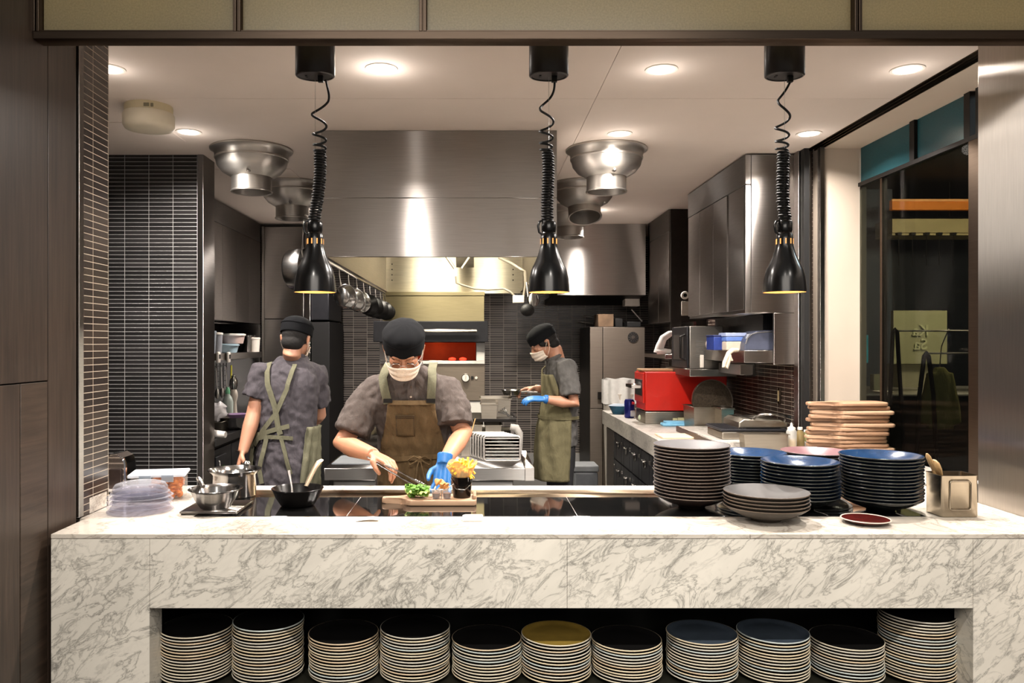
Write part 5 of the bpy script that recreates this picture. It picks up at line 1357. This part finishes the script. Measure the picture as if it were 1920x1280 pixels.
# ---------------------------------------------------------------- chef at the pass, facing the counter
A = Person('chef at the pass in black cap, white mask and olive apron, plating with tongs', -.29, 3.73, 0)
TA = Torso([(.62,0,.03,.165,.115),(.85,0,.03,.175,.120),(.98,0,.02,.160,.112),(1.08,0,.0,.158,.110),(1.20,-.004,-.035,.178,.118),(1.29,-.008,-.06,.180,.112),(1.345,-.012,-.075,.155,.095),(1.385,-.015,-.088,.112,.076),(1.415,-.018,-.10,.075,.060),(1.43,-.02,-.105,.06,.052)])
hc = A.L(757, 658, 3.49)
HM = headM(hc, .06, math.radians(34))
elA = A.L(641, 832, 3.60); wrA = A.L(700, 852, 3.27); elB = A.L(868, 812, 3.62); wrB = A.L(833, 866, 3.28)
shA = Vector((-.170,-.06,1.302)); shB = Vector((.155,-.06,1.302))
b = MB(); head_shapes(b, HM)
b.tube([HM @ Vector((0,.02,-.04)), HM @ Vector((0,.045,-.09)), Vector((-.02,-.09,1.39)), Vector((-.015,-.05,1.28))], [.055,.055,.062,.09], 18)
b.tube([(0,-.04,1.30),(0,.01,1.1),(0,.03,.9)], [.10,.09,.10], 20, flat=.7)
b.tube([shA, (shA+elA)/2, elA, elA+(wrA-elA)*.35, wrA], [.046,.046,.043,.043,.028], 18)
b.tube([Vector((0,-.05,1.28)), shA], [.06,.046], 14); b.tube([Vector((0,-.05,1.28)), shB], [.06,.046], 14)
b.tube([shB, (shB+elB)/2, elB, elB+(wrB-elB)*.35, wrB+Vector((0,0,.0))], [.046,.046,.043,.042,.027], 18)
hd_ = A.L(722, 872, 3.17)-wrA
hand(b, wrA, (.78,-.5,-.30), (.25,-.25,-1.0), (.85,1.1,1.35,1.55), side=-1, s=1.0, thumbc=.8, spread=.5)
body = fuse(b.build('body', SK, A.r), .0038, 4)
head_parts(A.r, HM)
# gloved hand closing on the board's wire stand
b = MB(); gd = (-.10,-.42,-.9)
b.tube([wrB-Vector(gd).normalized()*.035, wrB+Vector(gd).normalized()*.01], [.033,.030], 16)
hand(b, wrB, gd, (-.25,-.9,-.3), (.35,.35,.4,.5), side=1, s=.98, thumbc=.5, rf=.0080, spread=1.8)
fuse(b.build('glove', M_glove, A.r), .0035, 3)
# shirt
b = MB(); TA.loft(b, .80, 1.42, 26, 44, .010)
ca = A.L(660, 812, 3.6); cb_ = A.L(853, 797, 3.61)
b.tube([Vector((-.09,-.07,1.335)), shA+Vector((.0,0,.0)), (shA+ca)/2+Vector((-.012,0,.012)), ca], [.056,.074,.077,.084], 24)
b.tube([Vector((.08,-.07,1.335)), shB+Vector((.0,0,.0)), (shB+cb_)/2+Vector((.014,0,.008)), cb_], [.056,.073,.076,.084], 24)
sh = fuse(b.build('shirt', SH1, A.r), .008, 5, [(.06,.009),(.02,.005)])
b = MB(); b.lathe([(.066,0),(.070,.012),(.066,.026),(.060,.024),(.062,.0)], 32, c=(-.02,-.100,1.405), axis=(0,-.35,1), sx=1.0, sy=.9); b.build('collar', SH1, A.r)
pk = MB(); 
pts = [(TA.front(.0+0.003*math.sin(q), 1.39-.02*q, .016), Vector((0,-1,.3)).normalized()) for q in range(8)]
strap(A.r, 'button_placket', SH1, pts, .014)
for q in range(3): MB().lathe([(0,.003),(.005,.003),(.005,0)],12,c=TA.front(.0,1.37-.045*q,.020),axis=(0,-1,.3)).build('button', M_bronze, A.r)
# apron: bib and skirt
def hw1(z):
    t_ = [(.5,.172),(.95,.166),(1.04,.150),(1.10,.135),(1.18,.115),(1.262,.104)]
    for a, c_ in zip(t_, t_[1:]):
        if z <= c_[0]: return a[1]+(c_[1]-a[1])*max(0,(z-a[0]))/(c_[0]-a[0])
    return t_[-1][1]
def ap1(u, v):
    z = .55+(1.262-.55)*v; x = (u-.5)*2*hw1(z); p = TA.front(x, z, .024)
    p.y -= .012*math.sin(z*60)*max(0,.5-abs(z-1.03)*6)+.004*math.sin(x*90+z*30)
    return p
sheet(A.r, 'apron', AP1, ap1, 40, 60, .003, (.05,.012))
strap(A.r, 'apron_hem', AP1, [(TA.front(x_/100, 1.255, .029), Vector((0,-1,.2)).normalized()) for x_ in range(-10,11,2)], .010, .003)
# chest pocket
pkf = lambda u, v: TA.front(-.028+(u-.5)*.085, 1.10+.10*v, .031)
sheet(A.r, 'chest_pocket', AP1, pkf, 8, 8, .003)
b = MB()
for q in range(28):
    x_ = -.028+(-.5+q/27)*.080
    for z_ in (1.195, 1.186): b.ball(TA.front(x_, z_, .0345), .0018, 6)
for q in range(24):
    for sx_ in (-1,1): b.ball(TA.front(-.028+sx_*.039, 1.104+q*.0038, .0345), .0014, 6)
b.build('pocket_stitching', plain('stitch_dark', (58,46,34), .9), A.r)['kind'] = 'stuff'
for sx_, xs in ((-1, (-.103,-.112,-.122,-.128,-.118)), (1, (.088,.090,.092,.094,.090))):
    zs_ = (1.25,1.29,1.33,1.365,1.40); pts = []
    for x_, z_ in zip(xs, zs_):
        p = TA.front(x_, z_, .030); 
        if z_ > 1.38: p.y += .02
        pts.append((p, Vector((0,-1,.35 if z_ < 1.36 else .9)).normalized()))
    pts.append((Vector((xs[-1], .0, 1.425)), Vector((0,0,1))))
    strap(A.r, 'apron_strap', AP2, pts, .019, .004)
    strap(A.r, 'strap_buckle', M_dark, [(pts[0][0]+Vector((0,-.006,.004)), pts[0][1]), (pts[0][0]+Vector((0,-.006,.022)), pts[0][1])], .020, .003)
# waist tie and bow
strap(A.r, 'waist_tie', AP1, [(TA.pt(1.0+.006*math.sin(q), q*PI/12, .034), (TA.pt(1.0, q*PI/12, 1)-TA.pt(1.0, q*PI/12, 0)).normalized()) for q in range(-8,9)], .011, .003)
bw = TA.front(.035, 1.0, .045)
b = MB()
for s_ in (-1,1):
    b.tube([bw, bw+Vector((s_*.025,-.012,.012)), bw+Vector((s_*.052,-.008,-.006)), bw+Vector((s_*.045,-.006,-.03)), bw+Vector((s_*.02,-.008,-.015)), bw], [.005,.006,.007,.007,.006,.005], 8, flat=.5)
    b.tube([bw, bw+Vector((s_*.012,-.01,-.04)), bw+Vector((s_*.02+.004,-.004,-.10)), bw+Vector((s_*.026,0,-.13))], [.006,.007,.008,.006], 8, flat=.45)
b.ball(bw, .011, 10); fuse(b.build('bow', AP1, A.r), .003, 1)
b = MB(); legs(b, None, 0, .03, .82); TA.loft(b, .66, .86, 6, 32, -.004); fuse(b.build('trousers', M_trou, A.r), .01, 4)
shoes(A.r, .04)
# tongs held in the bare hand
hp = A.M @ (wrA+Vector((.062,-.055,-.045)))
tg_ = thing('tongs', 'long steel tongs in the hand of the chef at the pass', 'tongs', hp)
tip = P(796, 914, 3.0)-hp; bk_ = P(688, 856, 3.23)-hp
side = Vector((.1,.35,.5)).normalized()
for s_ in (-1,1):
    b = MB(); b.tube([bk_, bk_*.4+tip*.12+side*s_*.007, tip*.45+side*s_*.010, tip*.75+side*s_*.009, tip+side*s_*.003], [.004,.0055,.0065,.0075,.006], 10, flat=.4)
    for q in range(5): b.ball(tip*(.76+.05*q)+side*s_*.011, .0045, 8)
    b.build('arm', M_pan, tg_)

# ---------------------------------------------------------------- chef in profile at the back
C3 = Person('chef in profile at the back in olive apron and one blue glove, holding a pan', PX(1049,5.68), 5.68, math.radians(-86))
T3 = Torso([(.58,0,-.02,.165,.135),(.75,0,-.015,.17,.135),(.92,0,-.01,.165,.125),(1.02,0,.0,.155,.115),(1.15,0,.01,.175,.108),(1.28,0,.012,.190,.108),(1.35,0,.006,.17,.095),(1.40,0,-.01,.12,.075),(1.43,0,-.03,.07,.06)])
hc = C3.L(1019, 644, 5.68); HM = headM(hc, 0, math.radians(30))
el = C3.L(1077, 757, 5.46); wr = C3.L(1022, 748, 5.42); sh_ = C3.L(1063, 692, 5.49)
el2 = C3.L(1070, 742, 5.86); wr2 = C3.L(1003, 727, 5.80); sh2 = C3.L(1060, 692, 5.85)
b = MB(); head_shapes(b, HM)
b.tube([HM @ Vector((0,.02,-.03)), HM @ Vector((0,.05,-.08)), Vector((0,-.02,1.40)), Vector((0,.0,1.30))], [.052,.052,.06,.09], 18)
b.tube([(0,0,1.30),(0,0,1.1),(0,0,.9)], [.085,.08,.09], 18, flat=.7)
for a, e, w2 in ((sh_,el,wr),(sh2,el2,wr2)):
    b.tube([Vector((0,0,1.29)), a], [.055,.040], 12); b.tube([a,(a+e)/2,e,e+(w2-e)*.4,w2], [.040,.042,.041,.040,.026], 16)
hand(b, wr2, C3.dirL((-1,-.1,-.15)), C3.dirL((0,-.3,-1)), (.6,.8,1.0,1.1), side=1, s=.95)
fuse(b.build('body', SK2, C3.r), .0055, 3)
head_parts(C3.r, HM, glasses=False)
b = MB(); b.tube([wr+(el-wr)*.08, wr+(wr-el)*.03], [.032,.03], 14); hand(b, wr, C3.dirL((-1,0,.05)), C3.dirL((.0,.3,-1)), (.5,.6,.7,.8), side=-1, s=.95, rf=.0105)
fuse(b.build('glove', M_glove, C3.r), .0055, 2)
b = MB(); T3.loft(b, .80, 1.40, 22, 36, .008)
c1 = C3.L(1070, 742, 5.45); c2 = C3.L(1066, 735, 5.87)
b.tube([Vector((-.10,.0,1.35)), sh_, (sh_+c1)/2, c1], [.068,.075,.072,.074], 20)
b.tube([Vector((.10,.0,1.35)), sh2, (sh2+c2)/2, c2], [.068,.075,.072,.074], 20)
fuse(b.build('shirt', SH3, C3.r), .009, 4, [(.06,.009),(.02,.004)])
MB().lathe([(.062,0),(.066,.014),(.060,.028),(.055,.026),(.058,.0)], 28, c=(0,-.032,1.405), axis=(0,-.45,1)).build('collar', SH3, C3.r)
def ap3(u, v):
    z = .56+(1.30-.56)*v; aw = 1.9 if z < 1.02 else 1.9-(z-1.02)/.28*1.0
    return T3.pt(z, (u-.5)*2*aw, .022+.006*math.sin(u*30+z*10))
sheet(C3.r, 'apron', AP3, ap3, 44, 50, .003, (.06,.014))
strap(C3.r, 'apron_strap', AP3, [(T3.front(-.09,1.27,.024),Vector((0,-1,.2))),(T3.front(-.10,1.33,.026),Vector((0,-1,.5)).normalized()),(Vector((-.10,-.03,1.405)),Vector((0,-.4,1)).normalized()),(Vector((-.09,.06,1.39)),Vector((0,.5,1)).normalized()),(Vector((-.07,.125,1.3)),Vector((0,1,0)))], .02, .004)
def pk3(u, v): return T3.pt(.70+.20*v, math.radians(-75)+(u)*math.radians(52), .031)
sheet(C3.r, 'apron_pocket', AP3, pk3, 10, 8, .003)
strap(C3.r, 'waist_tie', AP3, [(T3.pt(1.0, q*PI/12, .032), (T3.pt(1.0, q*PI/12, 1)-T3.pt(1.0, q*PI/12, 0)).normalized()) for q in range(-9,10)], .011, .003)
b = MB(); legs(b, None, 0, .0, .80); T3.loft(b, .64, .82, 5, 30, -.01); fuse(b.build('trousers', M_trou, C3.r), .012, 3)
shoes(C3.r, 0)
hp = P(1000, 735, 5.72)
t = thing('small_frying_pan', 'small pan held level by the chef in profile', 'pan', hp)
MB().tube([(.03,0,0),(-.05,0,.004),(-.09,0,.0)], .007, 8).build('handle', M_steel, t)
MB().lathe([(0,0),(.055,0),(.07,.035),(.072,.036),(.066,.034),(.052,.005),(0,.005)], 28, c=(-.16,0,-.02)).build('pan', M_pan, t)

# ---------------------------------------------------------------- chef walking away on the left
B2 = Person('chef seen from behind on the left in slate shirt with crossed apron straps', PX(540,4.70), 4.66, math.radians(160))
T2 = Torso([(.62,0,.02,.17,.12),(.85,0,.01,.175,.125),(.98,0,.0,.165,.115),(1.12,0,-.005,.17,.115),(1.28,0,-.01,.19,.115),(1.35,0,-.015,.175,.10),(1.395,-.01,-.018,.115,.078),(1.425,-.025,-.025,.085,.066),(1.45,-.035,-.03,.068,.060)])
hc = B2.L(556, 636, 4.66); HM = headM(hc, math.radians(10), math.radians(12), math.radians(-4))
shl = B2.L(492, 700, 4.66); ell = B2.L(476, 775, 4.62); wrl = B2.L(455, 848, 4.52)
shr = B2.L(590, 702, 4.72); elr = B2.L(598, 778, 4.84); wrr = B2.L(575, 800, 5.02)
b = MB(); head_shapes(b, HM)
b.tube([HM @ Vector((0,.02,-.03)), HM @ Vector((0,.04,-.09)), Vector((-.03,-.02,1.42)), Vector((0,.0,1.30))], [.053,.052,.055,.08], 18)
b.tube([(0,0,1.30),(0,0,1.1),(0,0,.9)], [.085,.08,.09], 18, flat=.7)
for a, e, w2 in ((shl,ell,wrl),(shr,elr,wrr)):
    b.tube([Vector((0,0,1.29)), a], [.055,.042], 12); b.tube([a,(a+e)/2,e,e+(w2-e)*.35,w2], [.042,.044,.044,.044,.028], 16)
hand(b, wrl, B2.dirL((-.25,-.3,-1)), B2.dirL((.8,.3,0)), (.4,.5,.6,.7), side=1, s=.98)
hand(b, wrr, B2.dirL((-.3,1,-.1)), B2.dirL((0,0,-1)), (.4,.5,.6,.7), side=1, s=.95)
fuse(b.build('body', SK2, B2.r), .0055, 3)
head_parts(B2.r, HM, glasses=False)
b = MB(); T2.loft(b, .68, 1.44, 28, 40, .008)
c1 = B2.L(478, 746, 4.64); c2 = B2.L(597, 756, 4.80)
b.tube([Vector((.10,-.01,1.345)), shl, (shl+c1)/2, c1], [.070,.078,.074,.078], 22)
b.tube([Vector((-.10,-.01,1.345)), shr, (shr+c2)/2, c2], [.070,.078,.074,.078], 22)
fuse(b.build('shirt', SH2, B2.r), .009, 5, [(.07,.011),(.02,.005)])
MB().lathe([(.062,0),(.067,.014),(.062,.030),(.057,.028),(.058,.0)], 28, c=(-.036,-.03,1.432), axis=(-.15,-.3,1)).build('collar', SH2, B2.r)
def bk(x, z, off=.022): return T2.front(x, z, off, back=True)
def bstrap(name, pts, w_): strap(B2.r, name, AP2, [(bk(x_, z_), Vector((0,1,0))) for x_, z_ in pts], w_, .004)
def lerp(pts, n=5):
    out = []
    for a, c_ in zip(pts, pts[1:]):
        for q in range(n): out.append(tuple(a[i]+(c_[i]-a[i])*q/n for i in range(2)))
    return out+[pts[-1]]
bstrap('apron_strap', lerp([(.075,1.41),(.07,1.385),(.04,1.28),(-.01,1.16),(-.035,1.04),(-.05,1.0)]), .017)
bstrap('apron_strap', lerp([(-.10,1.40),(-.10,1.36),(-.085,1.26),(-.02,1.12),(.06,1.03),(.145,.93)]), .014)
bstrap('waist_tie', lerp([(.15,.985),(.08,1.0),(-.02,1.03),(-.10,1.05)]), .013)
bstrap('waist_tie', lerp([(.15,.96),(.05,.985),(-.06,.985),(-.12,.98)]), .011)
bstrap('tie_end', lerp([(-.05,.99),(-.085,.90),(-.12,.78)]), .012)
bstrap('tie_end', lerp([(.04,.99),(.055,.9),(.08,.80),(.06,.72)]), .014)
def ap2(u, v):
    z = .52+.52*v; a = math.radians(45)+(u)*math.radians(105-25*v); return T2.pt(z, a, .026+.008*math.sin(u*26+z*12))
sheet(B2.r, 'apron', AP2, ap2, 30, 30, .003, (.05,.02))
def ap2b(u, v):
    z = .52+.52*v; a = -math.radians(45)-(u)*math.radians(90-20*v); return T2.pt(z, a, .026+.008*math.sin(u*26+z*12))
sheet(B2.r, 'apron_side', AP2, ap2b, 30, 30, .003, (.05,.02))
b = MB(); legs(b, None, 0, .0, .80); T2.loft(b, .60, .80, 5, 30, -.01); fuse(b.build('trousers', M_trou, B2.r), .012, 3)
shoes(B2.r, 0)
# ================================================================ dining room seen through the glass door
light('dining_fill', 'AREA', (3.9, 5.4, 2.85), 130, (1,.88,.72), .6, aim=(3.6, 6.6, 1.4))  # added fill without a fitting, brightens the dining room
light('dining_fill', 'AREA', (3.0, 3.4, 2.85), 26, (.8,.95,1), .5, aim=(2.9, 3.3, 1.5))  # cool fill, added unseen to backlight the teal panes
def fb(px0, px1, py0, py1, d, dep, bev=0): return MB().box(PX(px0,d), PX(px1,d), d, d+dep, PZ(py1,d), PZ(py0,d), bev)
M_or = plain('orange_cove', (216,128,42), .6, var=.05, emit=(230,120,30), es=.55)
cv = thing('light_cove', 'glowing orange ceiling cove seen through the glass door', 'light', (PX(1735,7),7,PZ(393,7)))
fb(1673,1850,375,393,7,.05).build('strip', M_or, cv, world=True); fb(1673,1850,373,377,6.99,.02).build('edge', plain('orange_edge',(230,170,110),.6,emit=(235,160,90),es=.9), cv, world=True)
gh = thing('glass_rack', 'beige overhead rack with thin hanging rods beyond the glass door', 'rack', (PX(1735,7),7,PZ(441,7)))
fb(1673,1850,410,436,7,.3).build('board', plain('rack_beige', (176,162,120), .6, var=.15, scale=5), gh, world=True)
fb(1673,1850,437,441,6.99,.3).build('lower_rail', plain('rack_beige', (176,162,120), .6), gh, world=True)
for px in (1690,1780): MB().tube([Vector((PX(px,7.1),7.1,PZ(411,7.1))), Vector((PX(px,7.1),7.1,2.96))], .006, 6).build('hanger', M_dark, gh, world=True)
for px in (1685,1711,1737,1761,1787):
    MB().box(PX(px-4,6.97),PX(px+4,6.97),6.95,6.99,PZ(441,6.97),PZ(436,6.97)).build('clip', M_dark, gh, world=True)
    MB().tube([P(px,441,6.97),P(px,498,6.97)], .004, 6).build('hanging_rod', M_steeld, gh, world=True)
struct('wall_dining_blue', fb(1600,1673,200,900,7.4,.1), M_roomb)
struct('wall_dining_dark', fb(1673,1900,441,900,7.5,.1), plain('dining_navy', (22,27,36), .5, var=.3, scale=6))
sg = thing('wall_sign', 'pale square sign with mirrored curly lettering beyond the glass door', 'sign', (PX(1725,6.4),6.4,PZ(682,6.4)))
M_sign = plain('sign_face', (158,158,124), .6, var=.05, scale=2)
fb(1675,1776,582,682,6.4,.04,.002).build('panel', M_sign, sg, world=True)
for tx_, py in (('Ka', 629), ('Sa', 655)):
    cu = bpy.data.curves.new('lettering', 'FONT'); cu.body = tx_; cu.size = .125; cu.align_x = 'CENTER'; cu.extrude = .004; cu.bevel_depth = .001
    cu.materials.append(plain('sign_letter', (196,200,160), .5)); o = bpy.data.objects.new('lettering', cu); COL.objects.link(o); bpy.context.view_layer.update()
    me_ = bpy.data.meshes.new_from_object(o.evaluated_get(bpy.context.evaluated_depsgraph_get())); bpy.data.objects.remove(o); o = bpy.data.objects.new('lettering', me_); COL.objects.link(o); o.parent = sg
    v = P(1726, py, 6.392)-Vector(sg.location); o.location = v; o.rotation_euler = (PI/2, 0, PI)
pr_ = thing('pillar_shelf', 'pale pedestal under the square sign beyond the glass door', 'pedestal', (PX(1716,6.4),6.45,.0))
MB().box(PX(1684,6.45),PX(1746,6.45),6.45,6.7,1.02,PZ(683,6.45)).build('pedestal', plain('pedestal_grey', (150,146,124), .6, var=.04), pr_, world=True)
sb2 = thing('sideboard', 'black sideboard with small round knobs beyond the glass door', 'sideboard', (3.2,5.9,0))
MB().box(2.35, 4.6, 5.6, 6.7, 0, PZ(742,5.6), .003).build('carcass', M_black, sb2, world=True)
MB().box(2.34, 4.61, 5.59, 6.7, PZ(742,5.6), PZ(739,5.6), .001).build('top_edge', M_alu, sb2, world=True)
for px, py in ((1784,760),(1784,802),(1717,817)): MB().ball(P(px,py,5.58), .009, 10).build('knob', M_alu, sb2, world=True)
for (ax,ay,l0,l1,ly,d,py,lb) in ((1678,617,1669,1689,900,5.2,620,'left black A shaped stand with a thin steel rail beyond the glass'),(1737,661,1724,1750,900,4.9,662,'right lower black A shaped stand with a thin steel rail beyond the glass')):
    t = thing('rail_stand', lb, 'stand', (PX(ax,d),d,0))
    zt_ = PZ(ay,d)
    MB().tube([(PX(l0,d)-.06,d,.0),(PX(l0,d),d,PZ(740,d)),(PX(ax-4,d),d,zt_-.02),(PX(ax,d),d,zt_),(PX(ax+4,d),d,zt_-.02),(PX(l1,d),d,PZ(740,d)),(PX(l1,d)+.06,d,0)], .013, 10).build('frame', M_bk, t, world=True)
    MB().tube([(PX(ax+2,d),d+.0,PZ(py,d)),(3.4,d,PZ(py,d))], .0055, 8).build('rail', M_steel, t, world=True)
jk = thing('hanging_jacket', 'olive jacket hanging behind the right black stand', 'jacket', (PX(1762,5.3),5.3,1.0))
MB().tube([Vector((PX(1762,5.3),5.3,1.36)), Vector((PX(1762,5.3),5.28,1.50)), Vector((PX(1762,5.3),5.2,PZ(620,5.2)+.01))], .004, 6).build('hanger', M_steel, jk, world=True)
b = MB(); jx = PX(1762,5.3)
T_ = Torso([(.95,jx,5.3,.085,.05),(1.15,jx,5.3,.075,.05),(1.3,jx,5.3,.07,.045),(1.36,jx,5.3,.03,.03)]); T_.loft(b,.95,1.36,10,20)
b.tube([(jx-.05,5.3,1.32),(jx-.10,5.29,1.1),(jx-.12,5.28,.98)], [.035,.035,.03], 12); b.tube([(jx+.05,5.3,1.32),(jx+.09,5.29,1.1),(jx+.10,5.28,.98)], [.035,.035,.03], 12)
fuse(b.build('jacket', cloth('jacket_olive', (112,108,66)), jk, world=True), .01, 3)
t = thing('cyan_screen', 'small cyan lit sign far behind the white column edge', 'sign', P(1622,680,5.75))
MB().box(PX(1614,5.75),PX(1618,5.75),5.76,5.77,PZ(739,5.6),PZ(679,5.75)).build('post', M_dark, t, world=True)
fb(1611,1628,628,680,5.75,.03).build('panel', plain('cyan_glow', (60,170,190), .5, emit=(70,190,210), es=.5, var=.4, scale=30), t, world=True)
t = thing('napkin_stack', 'white plate on the sideboard beyond the glass door', 'plate', (PX(1656,5.75),5.75,PZ(739,5.6)+.001))
MB().lathe([(0,0),(.05,0),(.07,.012),(.068,.014),(0,.004)],28).build('plate', M_white, t)
t = thing('serviette_box', 'pale box behind the white plate beyond the glass door', 'box', (PX(1647,6.1),6.1,PZ(739,5.6)+.001))
MB().box(-.05,.05,-.03,.03,0,.12,.003).build('box', plain('serviette', (120,124,100), .6), t)
